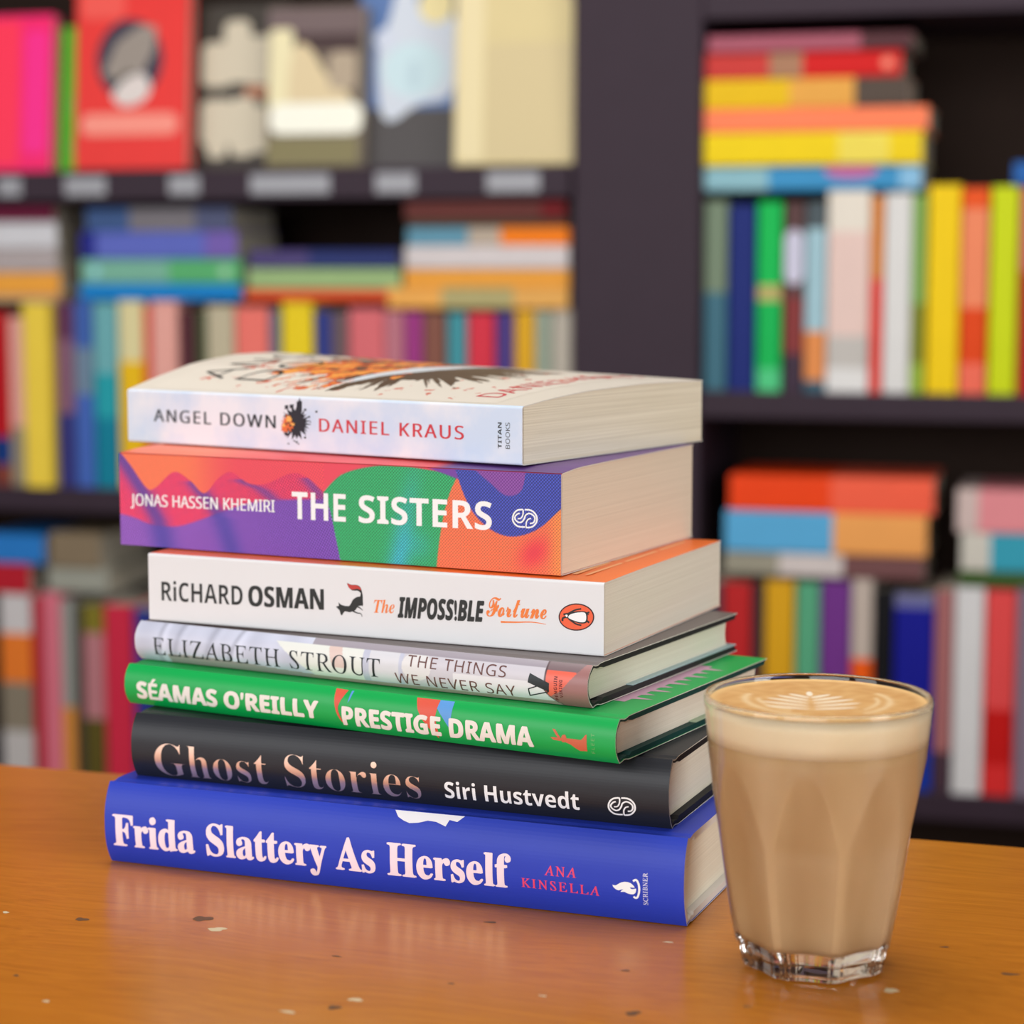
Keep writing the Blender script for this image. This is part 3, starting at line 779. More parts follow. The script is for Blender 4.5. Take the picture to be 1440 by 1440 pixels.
# -- 7 white and pale blue paperback on top
def cloud_cover():
    m = bpy.data.materials.new('pale_cloud_print'); m.use_nodes = True
    nt = m.node_tree; p = nt.nodes['Principled BSDF']
    tc = nt.nodes.new('ShaderNodeTexCoord')
    nz = nt.nodes.new('ShaderNodeTexNoise'); nz.inputs['Scale'].default_value = 38; nz.inputs['Detail'].default_value = 5
    r = nt.nodes.new('ShaderNodeValToRGB')
    r.color_ramp.elements[0].position = 0.38; r.color_ramp.elements[0].color = lin((204, 219, 240)) + (1,)
    r.color_ramp.elements[1].position = 0.6; r.color_ramp.elements[1].color = lin((232, 233, 240)) + (1,)
    nt.links.new(tc.outputs['Object'], nz.inputs['Vector']); nt.links.new(nz.outputs[0], r.inputs[0]); nt.links.new(r.outputs[0], p.inputs['Base Color'])
    p.inputs['Roughness'].default_value = 0.4
    return m
def curl(x, y):
    k = (1 - x / 204.5)
    v = np.interp(y, [0, 20, 40, 70, 105, 140], [0, 3.0, 5.6, 7.6, 7.0, 4.0])
    return v * k ** 0.8 if k > 0 else 0.0
b7 = Paperback('paperback_book', 'pale blue and white paperback with a burst of fire and debris, topmost of the pile', (-165.7, 182.14, 159.4), 33.98, 204.5, 140.5, 24.1,
               mat('warm_white_cover', (226, 216, 202), 0.4), cloud_cover(), PAGE_CREAM,
               [(0, 22.4), (16, 24.2), (45, 26.2), (90, 27.2), (140.5, 26.2)], warp=curl, xs=np.linspace(0, 204.5, 18))
rs = np.random.RandomState(7)
K = 220
spk_t = np.sort(rs.uniform(-np.pi, np.pi, K)); spk = rs.uniform(0.35, 1.0, K) ** 1.5
_vn = [rs.uniform(-1, 1, (220, 220)) for _ in range(3)]
def vnoise(x, y, k):
    i = np.floor(x).astype(int) % 219; j = np.floor(y).astype(int) % 219; fx = x - np.floor(x); fy = y - np.floor(y)
    fx = fx * fx * (3 - 2 * fx); fy = fy * fy * (3 - 2 * fy); g = _vn[k]
    return (g[i, j] * (1 - fx) + g[i + 1, j] * fx) * (1 - fy) + (g[i, j + 1] * (1 - fx) + g[i + 1, j + 1] * fx) * fy
def burst(x, y):
    out = np.array([228.0, 218, 204]) + np.zeros(x.shape + (3,))
    dx, dy = (x - 104), (y - 72)
    r = np.hypot(dx, dy); th = np.arctan2(dy, dx)
    sp = np.interp(th, spk_t, spk, period=2 * np.pi)
    n = 1.25 * (vnoise(x / 5.0, y / 7.0, 0) + 0.7 * vnoise(x / 2.2, y / 3.0, 1) + 0.4 * vnoise(x / 1.1, y / 1.3, 2))
    Rr = 30 + 34 * sp + 3 * n
    dark = r < Rr
    fire = (r < Rr * 1.12) & (dx < 2 + 10 * np.sin(th * 9)) & (n > -0.55)
    out[dark] = (92, 70, 50)
    out[fire] = (226, 96, 40)
    out[fire & (n > 0.35)] = (240, 160, 70)
    out[fire & (n < -0.3)] = (120, 60, 40)
    flick = (r > Rr) & (r < Rr * 1.5) & (n > 1.05); out[flick] = (206, 80, 50)
    wing = (np.abs(dx - 6 - 0.25 * dy) < 7 - 0.10 * np.abs(dy)) & (np.abs(dy) < 46); out[wing & dark] = (214, 218, 222)
    return out
_curl = np.vectorize(curl)
def on_cover(x, y, up=0.07): return (x, y, b7.top_z(y) + _curl(x, y) * b7.top_z(y) / 24.1 + up)
art_grid('cover_artwork', np.linspace(10, 190, 420), np.linspace(3, 138, 320), lambda x, y: on_cover(x, y), burst, mat_attr('printed_burst', 0.42), b7.cover)
def cover_text(name, s, base, xb, y0, y1, h, m, **kw):
    P, F, D = glyphs(s, base, **kw); lo, hi = P.min(0), P.max(0)
    y = y0 + (y1 - y0) * (P[:, 0] - lo[0]) / (hi[0] - lo[0]); x = xb - P[:, 1] / hi[1] * h
    bm_v, bm_f = list(zip(x, y)), F
    bm = bmesh.new(); vs = [bm.verts.new((a, b, 0)) for a, b in bm_v]
    for f in bm_f:
        try: bm.faces.new([vs[i] for i in f])
        except ValueError: pass
    for q in np.arange(4, 140, 4): bmesh.ops.bisect_plane(bm, geom=bm.verts[:] + bm.edges[:] + bm.faces[:], plane_co=(0, q, 0), plane_no=(0, 1, 0))
    bm.verts.index_update()
    xa = np.array([v.co.x for v in bm.verts]); ya = np.array([v.co.y for v in bm.verts]); F = [tuple(v.index for v in f.verts) for f in bm.faces]; bm.free()
    X, Y, Z = on_cover(xa, ya, 0.16)
    return mesh_obj(name, list(zip(X, Y, Z)), F, m, b7.cover, recalc=False)
red7 = mat('signal_red_ink', (206, 48, 60), 0.5)
cover_text('cover_lettering', 'ANGEL', SANS, 36, 20, 124, 17, jet, offset=-0.012)
cover_text('cover_lettering', 'DOWN', SANS, 60, 20, 124, 17, jet, offset=-0.012)
cover_text('cover_lettering', 'DANIEL KRAUS', SANS, 184, 14, 128, 11, red7)
b7.text('title_lettering', 'ANGEL DOWN', SANS, 15.3, 83.1, 9.3, 9.1, 5.3, ink, space=1.2, heavy=HEAVY1[:2], label='dark thin title lettering')
b7.text('author_lettering', 'DANIEL KRAUS', SANS, 105.9, 177.5, 8.8, 8.7, 5.3, red7, space=1.2, heavy=HEAVY1[:2], label='red author lettering')
b7.text('publisher_lettering', 'TITAN', SANS_BOLD, 195.1, 195.1, 6.1, 16.0, 1.75, jet, up=True)
b7.text('publisher_lettering', 'BOOKS', SANS, 198.9, 198.9, 6.1, 16.1, 2.0, jet, up=True)
# burst emblem on the spine
rg = random.Random(11)
def spiky(cx, cy, rads, n=44, jit=0.35):
    out = []
    for k in range(n):
        t = 2 * math.pi * k / n
        base = np.interp(math.degrees(t) % 360, [0, 45, 90, 135, 180, 225, 270, 315, 360], rads)
        out.append((cx + base * (1 + (jit if k % 2 else -jit) * rg.uniform(0.3, 1)) * math.cos(t), cy + base * (1 + (jit if k % 2 else -jit) * rg.uniform(0.3, 1)) * math.sin(t)))
    return out
big = spiky(600, 720, [240, 290, 330, 340, 260, 320, 330, 260, 240])
tower = [(590, 500), (600, 235), (640, 240), (665, 155), (685, 235), (715, 240), (715, 480)]
bits = [spiky(q[0], q[1], [q[2]] * 9, 8) for q in ((1040, 475, 26), (905, 712, 16), (790, 430, 30), (880, 590, 26), (545, 1130, 20), (600, 1155, 26), (640, 1195, 18), (790, 1050, 26), (415, 1190, 20), (370, 370, 50), (490, 350, 50))]
V, F, D = join(*[tri_poly(to_spine('emblem', q)) for q in [big, tower] + bits])
b7.print_on_spine('burst_emblem', V, F, mat('soot_ink', (30, 28, 40), 0.5), D)
fire = [spiky(400, 740, [110, 150, 190, 150, 120, 150, 180, 120, 110], 26), spiky(330, 840, [60, 70, 100, 80, 60, 80, 90, 60, 60], 18)]
V, F, D = join(*[tri_poly(to_spine('emblem', q)) for q in fire]); b7.print_on_spine('burst_fire', V, F, mat('ember_ink', (226, 110, 50), 0.5), D, 0.3)
glow = [spiky(430, 640, [70, 60, 90, 60, 60, 60, 80, 60, 70], 20), spiky(500, 760, [70, 40, 30, 40, 60, 40, 30, 50, 70], 16), spiky(320, 780, [40] * 9, 14)]
V, F, D = join(*[tri_poly(to_spine('emblem', q)) for q in glow]); b7.print_on_spine('burst_fire', V, F, mat('flame_ink', (246, 180, 90), 0.5), D, 0.36)
cind = [spiky(q[0], q[1], [q[2]] * 9, 10, .5) for q in ((370, 750, 26), (430, 720, 24), (470, 780, 30), (350, 560, 26), (420, 860, 20), (380, 980, 40))]
V, F, D = join(*[tri_poly(to_spine('emblem', q)) for q in cind]); b7.print_on_spine('burst_cinders', V, F, mat('soot_ink', (30, 28, 40), 0.5), D, 0.42)

# ------------------------------------------------------------------ glass of coffee
GX, GY = 102.2, -37.0
def glass_material():
    m = bpy.data.materials.new('clear_glass'); m.use_nodes = True
    p = m.node_tree.nodes['Principled BSDF']
    p.inputs['Transmission Weight'].default_value = 1.0
    p.inputs['Roughness'].default_value = 0.0
    p.inputs['IOR'].default_value = 1.5
    p.inputs['Base Color'].default_value = (0.985, 0.99, 0.985, 1)
    return m
GH, RB, RT = 92.6, 25.4, 38.2
def r_round(z):
    t = z / GH
    return RB + (RT - RB) * (t ** 0.92) + 0.9 * math.sin(math.pi * min(1, t)) 
NF = 8; PH = R(-14)      # eight arched facets; one faces a little left of the camera
def r_outer(th, z):
    r = r_round(z)
    # arched flat facets pressed into the lower two thirds
    ramp = min(1.0, max(0.0, (72.0 - z) / 26.0))
    k = (th - PH - math.pi * 1.5) % (2 * math.pi / NF)
    k = min(k, 2 * math.pi / NF - k)
    k0 = R(20.0)
    return r - 0.092 * r * max(0.0, ramp - (k / k0) ** 2)
def wall_t(z): return 2.0 + 1.0 * (60 - min(60, z)) / 60
def build_glass():
    NT = 480
    zs = [0.0, 0.35, 1.2, 2.5, 4, 6, 8] + list(np.linspace(10, 72, 56)) + list(np.linspace(72.6, 74, 3)) + list(np.linspace(76, 90.0, 10)) + [91.2, 91.9, 92.35]
    V = []; F = []; rings = []
    def ring(fn, z):
        o = len(V)
        for i in range(NT):
            t = 2 * math.pi * i / NT; r = fn(t)
            V.append((r * math.cos(t), r * math.sin(t), z))
        rings.append(o); return o
    # foot: slightly hollowed underneath
    V.append((0, 0, 1.2)); c0 = 0
    ring(lambda t: 8, 1.2); ring(lambda t: r_outer(t, 2) - 6.5, 1.1); ring(lambda t: r_outer(t, 2) - 4.2, 0.25)
    for z in zs:
        if z < 9:   # foot ring: narrower, with bevelled edges between the facets
            inset = 2.3 * (1 - min(1, z / 1.2)) + 0.6
            notch = lambda t, z=z, inset=inset: r_outer(t, z) - inset - 0.7 * (abs(math.cos((t - PH - math.pi * 1.5) * NF / 2)) < 0.33)
            ring(notch, z)
        elif z > 90.6: ring(lambda t, z=z: r_outer(t, z) - 0.55 * ((z - 90.6) / 1.75) ** 2, z)
        else: ring(lambda t, z=z: r_outer(t, z), z)
    ring(lambda t: RT - 1.0, GH)
    # inside
    for dz, dr in ((92.35, 1.55), (91.8, 1.85), (90.6, 2.0)): ring(lambda t, z=dz, q=dr: r_round(z) - q, dz)
    for z in [85, 79, 75] + list(np.linspace(73, 16, 50)): ring(lambda t, z=z: r_outer(t, z) - wall_t(z), z)
    ring(lambda t: r_outer(t, 13) - 3.6, 12.2); ring(lambda t: r_outer(t, 13) - 5.2, 10.2); ring(lambda t: 16, 9.6); ring(lambda t: 6, 9.5)
    V.append((0, 0, 9.5)); c1 = len(V) - 1
    for a, b in zip(rings[:-1], rings[1:]):
        for i in range(NT):
            j = (i + 1) % NT; F.append((a + i, b + i, b + j, a + j))
    for i in range(NT):
        j = (i + 1) % NT
        F.append((c0, rings[0] + i, rings[0] + j)); F.append((c1, rings[-1] + j, rings[-1] + i))
    o = mesh_obj('drinking_glass', V, F, glass_material(), None, smooth=True)
    o.location = (GX * MM, GY * MM, 0.0001)
    return o
glass = tag(build_glass(), 'clear faceted glass tumbler standing on the table right of the book pile', 'glass')

def coffee_body():
    """milky coffee, slightly paler where it has settled, with faint marbling"""
    m = bpy.data.materials.new('milky_coffee'); m.use_nodes = True
    nt = m.node_tree; p = nt.nodes['Principled BSDF']
    tc = nt.nodes.new('ShaderNodeTexCoord'); mp = nt.nodes.new('ShaderNodeMapping'); mp.inputs['Scale'].default_value = (40, 40, 9)
    nz = nt.nodes.new('ShaderNodeTexNoise'); nz.inputs['Scale'].default_value = 1; nz.inputs['Detail'].default_value = 2
    r = nt.nodes.new('ShaderNodeValToRGB')
    r.color_ramp.elements[0].position = 0.35; r.color_ramp.elements[0].color = lin((196, 160, 114)) + (1,)
    r.color_ramp.elements[1].position = 0.65; r.color_ramp.elements[1].color = lin((216, 184, 140)) + (1,)
    L = nt.links
    L.new(tc.outputs['Object'], mp.inputs[0]); L.new(mp.outputs[0], nz.inputs['Vector']); L.new(nz.outputs[0], r.inputs[0]); L.new(r.outputs[0], p.inputs['Base Color'])
    p.inputs['Roughness'].default_value = 0.6; p.inputs['Specular IOR Level'].default_value = 0.2
    return m
ZT, ZF = 90.2, 78.0       # coffee level, bottom of the foam
def r_in(z, t=0.0): return r_outer(t, z) - wall_t(z) + 0.06
def lathe(name, prof, m, parent, NT=480):
    V = []; F = []
    for r, z in prof:
        for i in range(NT):
            t = 2 * math.pi * i / NT; q = r(t) if callable(r) else r; V.append((q * math.cos(t), q * math.sin(t), z))
    for k in range(len(prof) - 1):
        for i in range(NT):
            j = (i + 1) % NT; F.append((k * NT + i, k * NT + j, (k + 1) * NT + j, (k + 1) * NT + i))
    F.append(tuple(range(NT))[::-1]); F.append(tuple(range((len(prof) - 1) * NT, len(prof) * NT)))
    return mesh_obj(name, V, F, m, parent, smooth=False)
coffee = tag(empty('milk_coffee', (GX, GY, 0.1)), 'milky brown coffee with a pale foam top filling the faceted glass', 'coffee')
body = lathe('coffee_body', [(lambda t: r_outer(t, 13) - 5.14, 10.14), (lambda t: r_outer(t, 13) - 3.54, 12.2)] + [((lambda t, z=z: r_in(z, t)), z) for z in list(np.linspace(16, 73, 50)) + [ZF]], coffee_body(), coffee)
foam = lathe('foam_layer', [(r_in(z), z) for z in (ZF + 0.02, 82, 86, ZT)], mat('pale_milk_foam', (250, 232, 196), 0.6, 0.2, mottle=0.03), coffee)
for o in (body, foam):
    o.data.polygons.foreach_set('use_smooth', [len(p.vertices) == 4 for p in o.data.polygons])
# crema with a white poured leaf on top
petals = []
AX = R(84)        # direction the poured leaf points, away from the camera
for k in range(5):
    for sgn in (-1, 1):
        d = -14 + k * 4.6; a = AX + sgn * (R(74) - k * R(7)); ln = (15.5, 17.5, 16.5, 13.5, 9.5)[k]
        bx, by = d * math.cos(AX) - 2.5, d * math.sin(AX)
        petals.append((bx + math.cos(a) * ln * .52, by + math.sin(a) * ln * .52, a, ln * .5, 1.15))
petals.append((11.5 * math.cos(AX) - 2.5, 11.5 * math.sin(AX), AX, 4.0, 1.1))
def crema(r, t):
    x, y = r * np.cos(t), r * np.sin(t)
    n = np.sin(x * 0.5 + 1.3 * np.sin(y * 0.4)) * np.sin(y * 0.45 + 1.7 * np.sin(x * 0.3))
    out = mixc((214, 160, 98), (226, 178, 116), 0.5 + 0.5 * n)
    rim = sst(31.5, 36, r); out = out * (1 - rim[..., None]) + np.array([236, 192, 130]) * rim[..., None]
    for rad, w, a0, a1 in ((24, 1.5, R(150), R(250)), (19.5, 1.1, R(165), R(235)), (24, 1.4, R(-60), R(30)), (20, 1.0, R(-50), R(15))):
        tt = np.mod(t - a0, 2 * np.pi); f = np.exp(-((r - rad - 0.6 * np.sin(3 * t)) / w) ** 2) * (tt < a1 - a0) * 0.75
        out = out * (1 - f[..., None]) + np.array([244, 214, 168]) * f[..., None]
    for px, py, a, l, w in petals:
        u = (x - px) * np.cos(a) + (y - py) * np.sin(a); v = -(x - px) * np.sin(a) + (y - py) * np.cos(a)
        q = (u / l) ** 2 + (v / w) ** 2; f = sst(1.25, 0.7, q)
        out = out * (1 - f[..., None]) + np.array([252, 238, 214]) * f[..., None]
    return out
top_art = art_grid('latte_art', np.linspace(0.0, r_in(ZT) - 0.02, 150), np.linspace(0, 2 * math.pi, 260),
         lambda r, t: (r * np.cos(t), r * np.sin(t), ZT + 0.05 + 0.5 * np.clip((r - 33.5) / 3.2, 0, 1) ** 2), crema, mat_attr('crema_and_milk', 0.5, 0.25), coffee)

# ------------------------------------------------------------------ table of shelved books: kind, shelf, s0, s1, z0, size, spine bands, discs, pull, label
BG = [
    ('U', 'LM', -759.8, -737.1, -17.0, 198.7, [(0.12, (120, 60, 50)), (0.28, (10, 50, 110)), (1, (165, 10, 25))], None, 0, 'dark red upright book with a blue band low on its spine'),
    ('U', 'LM', -736.3, -713.8, -17.0, 193.9, [(0.35, (150, 140, 120)), (1, (226, 170, 160))], None, 0, 'pale pink upright book left of the pale yellow spine'),
    ('U', 'LM', -712.6, -678.6, -17.0, 210.2, [(1, (226, 198, 80))], None, -14, 'pale yellow upright book pulled forward at the shelf edge'),
    ('U', 'LM', -676.8, -654.5, -17.0, 211.2, [(0.4, (50, 50, 110)), (0.8, (125, 90, 110)), (1, (90, 50, 80))], None, 0, 'plum and navy upright book right of the pale yellow spine'),
    ('U', 'LM', -653.6, -630.6, -17.0, 212.9, [(0.5, (70, 100, 170)), (0.75, (110, 130, 150)), (1, (65, 95, 160))], None, 0, 'mid blue upright book left of the teal spine'),
    ('U', 'LM', -629.7, -599.8, -17.0, 210.6, [(0.38, (0, 118, 140)), (0.62, (40, 150, 160)), (1, (110, 165, 170))], None, 0, 'teal upright book with a paler top half'),
    ('U', 'LM', -598.0, -567.4, -17.0, 213.1, [(0.68, (222, 180, 30)), (1, (215, 205, 160))], None, 0, 'golden yellow upright book with a cream head under the blue stack'),
    ('U', 'LM', -566.6, -558.8, -17.0, 207.6, [(1, (205, 70, 50))], None, 0, 'thin orange red upright book beside the golden yellow spine'),
    ('U', 'LM', -557.8, -525.8, -17.0, 212.5, [(1, (222, 165, 155))], None, 0, 'blush pink upright book right of the thin orange red spine'),
    ('U', 'LM', -525.0, -506.0, -17.0, 202.3, [(1, (75, 35, 45))], None, 0, 'dark maroon upright book right of the blush pink spine'),
    ('U', 'LM', -505.2, -492.3, -17.0, 203.2, [(1, (60, 70, 45))], None, 0, 'slim dark olive upright book left of the beige spine'),
    ('U', 'LM', -491.4, -458.0, -17.0, 208.0, [(1, (186, 176, 152))], None, 0, 'beige upright book left of the coral spine'),
    ('U', 'LM', -456.3, -416.5, -17.0, 206.7, [(0.55, (205, 60, 75)), (1, (224, 120, 110))], None, 0, 'coral red upright book left of the slate blue sliver'),
    ('U', 'LM', -415.7, -403.9, -17.0, 203.6, [(1, (95, 110, 130))], None, 0, 'slim slate blue upright book left of the bright yellow spine'),
    ('U', 'LM', -403.0, -366.1, -17.0, 213.1, [(1, (222, 196, 40))], None, 0, 'bright yellow upright book under the red orange flat book'),
    ('U', 'LM', -364.5, -344.5, -17.0, 202.4, [(1, (50, 60, 125))], None, 0, 'navy blue upright book right of the bright yellow spine'),
    ('U', 'LM', -343.7, -324.6, -17.0, 202.5, [(1, (105, 88, 92))], None, 0, 'grey brown upright book right of the navy blue spine'),
    ('U', 'LM', -323.8, -281.8, -17.0, 205.7, [(1, (205, 110, 115))], None, 0, 'wide rose red upright book right of the grey brown spine'),
    ('U', 'LM', -281.0, -259.7, -17.0, 202.8, [(1, (180, 118, 130))], None, 0, 'mauve upright book left of the magenta spine'),
    ('U', 'LM', -258.9, -238.6, -17.0, 202.2, [(1, (150, 60, 125))], None, 0, 'magenta purple upright book left of the brown spine'),
    ('U', 'LM', -237.8, -212.7, -17.0, 201.5, [(1, (125, 82, 70))], None, 0, 'brown upright book left of the turquoise spine'),
    ('U', 'LM', -211.9, -189.3, -17.0, 201.7, [(1, (70, 140, 150))], None, 0, 'turquoise upright book left of the crimson spine'),
    ('U', 'LM', -188.5, -158.1, -17.0, 201.8, [(1, (198, 55, 72))], None, 0, 'crimson upright book right of the turquoise spine'),
    ('U', 'LM', -157.3, -135.9, -17.0, 202.0, [(1, (75, 58, 120))], None, 0, 'deep purple upright book left of the mustard spine'),
    ('U', 'LM', -135.1, -112.9, -17.0, 203.6, [(1, (208, 160, 40))], None, 0, 'mustard upright book right of the deep purple spine'),
    ('U', 'LM', -112.1, -94.8, -17.0, 203.7, [(1, (150, 160, 145))], None, 0, 'sage green upright book left of the pale grey spine'),
    ('U', 'LM', -94.0, -72.1, -17.0, 205.3, [(1, (184, 176, 164))], None, 0, 'pale grey upright book against the dark bookcase upright'),
    ('F', 'LM', -780.6, -671.1, 194.5, 6.7, [(1, (196, 165, 130))], None, 0, 'tan flat book at the bottom of the far left stack'),
    ('F', 'LM', -784.3, -668.7, 201.4, 25.6, [(1, (222, 158, 70))], None, 0, 'light orange flat book in the far left stack'),
    ('F', 'LM', -777.0, -671.5, 227.2, 27.2, [(1, (170, 160, 160))], None, 0, 'grey flat book in the far left stack'),
    ('F', 'LM', -774.3, -670.7, 254.6, 30.3, [(1, (205, 204, 208))], None, 0, 'white flat book in the far left stack'),
    ('F', 'LM', -768.3, -675.5, 285.1, 17.4, [(1, (110, 25, 60))], None, 0, 'maroon flat book topping the far left stack'),
    ('F', 'LM', -644.3, -449.3, 196.4, 18.1, [(1, (20, 125, 190))], None, 0, 'bright blue flat book under the green one on the left middle shelf'),
    ('F', 'LM', -642.7, -448.9, 214.7, 27.5, [(0.55, (120, 170, 150)), (1, (90, 165, 110))], [(0.09, 0.5, 6, (150, 205, 215)), (0.9, 0.5, 6, (165, 205, 175))], 0, 'green flat book with two painted highlight discs on its spine'),  # the discs are out-of-focus highlights painted onto the spine
    ('F', 'LM', -642.8, -453.5, 242.4, 30.6, [(0.1, (30, 35, 120)), (0.8, (95, 105, 180)), (1, (115, 95, 165))], None, 0, 'indigo flat book resting on the green one with discs'),
    ('F', 'LM', -635.1, -459.0, 273.2, 26.6, [(0.3, (70, 95, 140)), (0.75, (130, 125, 130)), (1, (90, 95, 125))], None, 0, 'slate blue flat book topping the blue and green stack'),
    ('F', 'LM', -443.5, -275.3, 196.4, 12.2, [(1, (208, 85, 50))], None, 0, 'red orange flat book above the bright yellow upright'),
    ('F', 'LM', -440.6, -263.8, 208.9, 23.1, [(1, (150, 175, 125))], None, 0, 'light green flat book between the red orange and navy ones'),
    ('F', 'LM', -438.6, -265.2, 232.2, 19.9, [(0.4, (75, 65, 110)), (1, (40, 50, 100))], None, 0, 'dark navy flat book lying on the light green one'),
    ('F', 'LM', -276.9, -74.8, 188.6, 22.8, [(0.3, (222, 165, 90)), (0.7, (170, 160, 115)), (1, (215, 165, 95))], None, 0, 'tan and orange flat book at the bottom beside the upright'),
    ('F', 'LM', -258.9, -74.9, 211.7, 19.6, [(1, (222, 158, 70))], None, 0, 'amber flat book right under the white one'),
    ('F', 'LM', -257.1, -74.9, 231.5, 24.8, [(1, (208, 200, 200))], None, 0, 'white flat book between the amber and blue orange ones'),
    ('F', 'LM', -255.4, -75.0, 256.5, 19.5, [(0.38, (100, 145, 165)), (0.58, (180, 165, 150)), (1, (228, 125, 20))], None, 0, 'flat book with spine half blue and half bright orange'),
    ('F', 'LM', -255.3, -77.3, 276.1, 8.1, [(1, (75, 65, 50))], None, 0, 'thin dark olive flat book under the dark red one'),
    ('F', 'LM', -258.4, -79.0, 284.4, 20.9, [(0.85, (115, 60, 55)), (1, (120, 15, 25))], None, 0, 'dark red flat book topping the stack beside the upright'),
    ('U', 'LB', -757.8, -717.5, -376.0, 231.8, [(0.3, (185, 180, 178)), (0.55, (130, 120, 105)), (0.8, (215, 120, 50)), (1, (200, 195, 195))], None, 0, 'grey white upright book with an orange band, lowest left shelf'),
    ('U', 'LB', -715.7, -702.9, -376.0, 231.2, [(1, (165, 25, 45))], None, 0, 'slim deep red upright book, lowest left shelf'),
    ('U', 'LB', -701.9, -679.2, -376.0, 236.1, [(1, (205, 115, 130))], None, 0, 'dusty pink upright book right of the slim deep red spine'),
    ('U', 'LB', -678.4, -663.1, -376.0, 226.9, [(0.45, (205, 140, 70)), (1, (150, 150, 145))], None, 0, 'grey upright book with tan lower half, lowest left shelf'),
    ('U', 'LB', -662.2, -652.3, -376.0, 221.7, [(1, (60, 58, 50))], None, 0, 'charcoal sliver of a book left of the olive spine'),
    ('U', 'LB', -651.4, -624.4, -376.0, 224.1, [(0.4, (85, 75, 30)), (0.85, (175, 120, 125)), (1, (120, 110, 40))], None, 0, 'olive upright book with a mauve panel, lowest left shelf'),
    ('U', 'LB', -623.5, -587.8, -376.0, 225.4, [(1, (190, 45, 70))], None, 0, 'raspberry red upright book beside the big stack, lowest left shelf'),
    ('U', 'LB', -587.0, -563.9, -376.0, 221.7, [(1, (45, 55, 125))], None, 0, 'royal blue upright book peeking out behind the big stack'),
    ('F', 'LB', -772.1, -715.5, -143.9, 35.2, [(1, (165, 30, 45))], None, 0, 'red flat book low at the left edge under a blue one'),
    ('F', 'LB', -772.8, -696.4, -108.5, 34.2, [(1, (45, 115, 180))], None, 0, 'blue flat book low at the left edge, topmost of its pile'),
    ('F', 'LB', -693.9, -618.6, -139.6, 28.3, [(1, (150, 150, 140))], None, 0, 'pale grey green flat book on the lowest left shelf'),
    ('F', 'LB', -689.1, -626.5, -111.1, 41.0, [(1, (125, 110, 90))], None, 0, 'taupe flat book on top of the pale grey green one'),
    ('U', 'RM', 69.6, 94.0, 105.0, 196.9, [(0.52, (65, 105, 120)), (1, (115, 130, 110))], None, 0, 'teal and olive upright book beside the dark upright, right shelf'),
    ('U', 'RM', 95.5, 124.6, 105.0, 193.1, [(1, (22, 38, 105))], None, 0, 'navy upright book between the teal and green spines, right shelf'),
    ('U', 'RM', 126.0, 152.0, 105.0, 195.8, [(0.12, (85, 190, 130)), (0.48, (0, 165, 80)), (0.56, (180, 165, 110)), (1, (10, 170, 80))], None, 0, 'bright green upright book with a tan band'),
    ('U', 'RM', 153.5, 174.8, 105.0, 195.6, [(0.2, (60, 45, 60)), (0.5, (125, 55, 55)), (1, (85, 60, 60))], [(0.71, 0.5, 15, (200, 198, 215), 1.9)], 0, 'dark brown upright book with a pale oval on its spine'),
    ('U', 'RM', 175.6, 197.6, 105.0, 195.4, [(0.06, (60, 95, 110)), (0.32, (214, 140, 85)), (0.86, (160, 190, 200)), (1, (75, 85, 90))], None, 0, 'pale blue upright book with an orange lower panel'),
    ('U', 'RM', 198.2, 242.5, 105.0, 206.7, [(0.12, (222, 220, 218)), (0.28, (190, 185, 180)), (0.8, (222, 196, 188)), (1, (224, 216, 204))], None, 0, 'wide white and blush upright book on the right shelf'),
    ('U', 'RM', 243.3, 255.6, 105.0, 200.7, [(0.58, (214, 75, 65)), (1, (205, 130, 60))], None, 0, 'slim orange red upright book between two white spines'),
    ('U', 'RM', 256.3, 284.3, 105.0, 203.4, [(1, (216, 214, 212))], None, 0, 'plain white upright book right of the slim orange red one'),
    ('U', 'RM', 285.0, 298.6, 105.0, 201.7, [(0.15, (150, 175, 70)), (0.45, (125, 130, 45)), (1, (130, 165, 90))], None, 0, 'leaf green upright book between white and yellow spines'),
    ('U', 'RM', 299.9, 332.6, 105.0, 211.5, [(1, (226, 192, 10))], None, 0, 'broad yellow upright book right of the leaf green spine'),
    ('U', 'RM', 333.4, 360.9, 105.0, 208.4, [(0.15, (224, 110, 90)), (0.42, (205, 70, 15)), (0.9, (224, 135, 100)), (1, (214, 85, 30))], None, 0, 'orange upright book with pale lettering panel, right shelf'),
    ('U', 'RM', 362.3, 390.3, 105.0, 209.5, [(1, (190, 202, 20))], None, 0, 'lime yellow upright book near the right frame edge'),
    ('U', 'RM', 391.7, 414.0, 105.0, 207.9, [(0.6, (165, 40, 40)), (1, (195, 95, 105))], None, 0, 'brick red upright book at the right frame edge'),
    ('F', 'RM', 69.6, 292.3, 312.0, 25.3, [(0.3, (140, 180, 190)), (0.9, (65, 140, 185)), (1, (140, 185, 215))], [(0.68, 0.8, 8, (190, 105, 155), 3.4)], 0, 'sky blue flat book with a magenta patch on its spine'),
    ('F', 'RM', 69.6, 293.0, 337.5, 33.7, [(0.62, (224, 196, 10)), (0.85, (226, 208, 95)), (1, (224, 196, 20))], None, 0, 'yellow flat book with a pale panel, on the sky blue one'),
    ('F', 'RM', 69.6, 298.1, 371.4, 24.1, [(1, (240, 132, 95))], None, 0, 'salmon orange flat book in the right shelf stack'),
    ('F', 'RM', 69.6, 277.7, 395.7, 30.1, [(0.42, (216, 178, 20)), (0.74, (216, 160, 80)), (1, (80, 68, 60))], None, 0, 'yellow and brown flat book under the red one'),
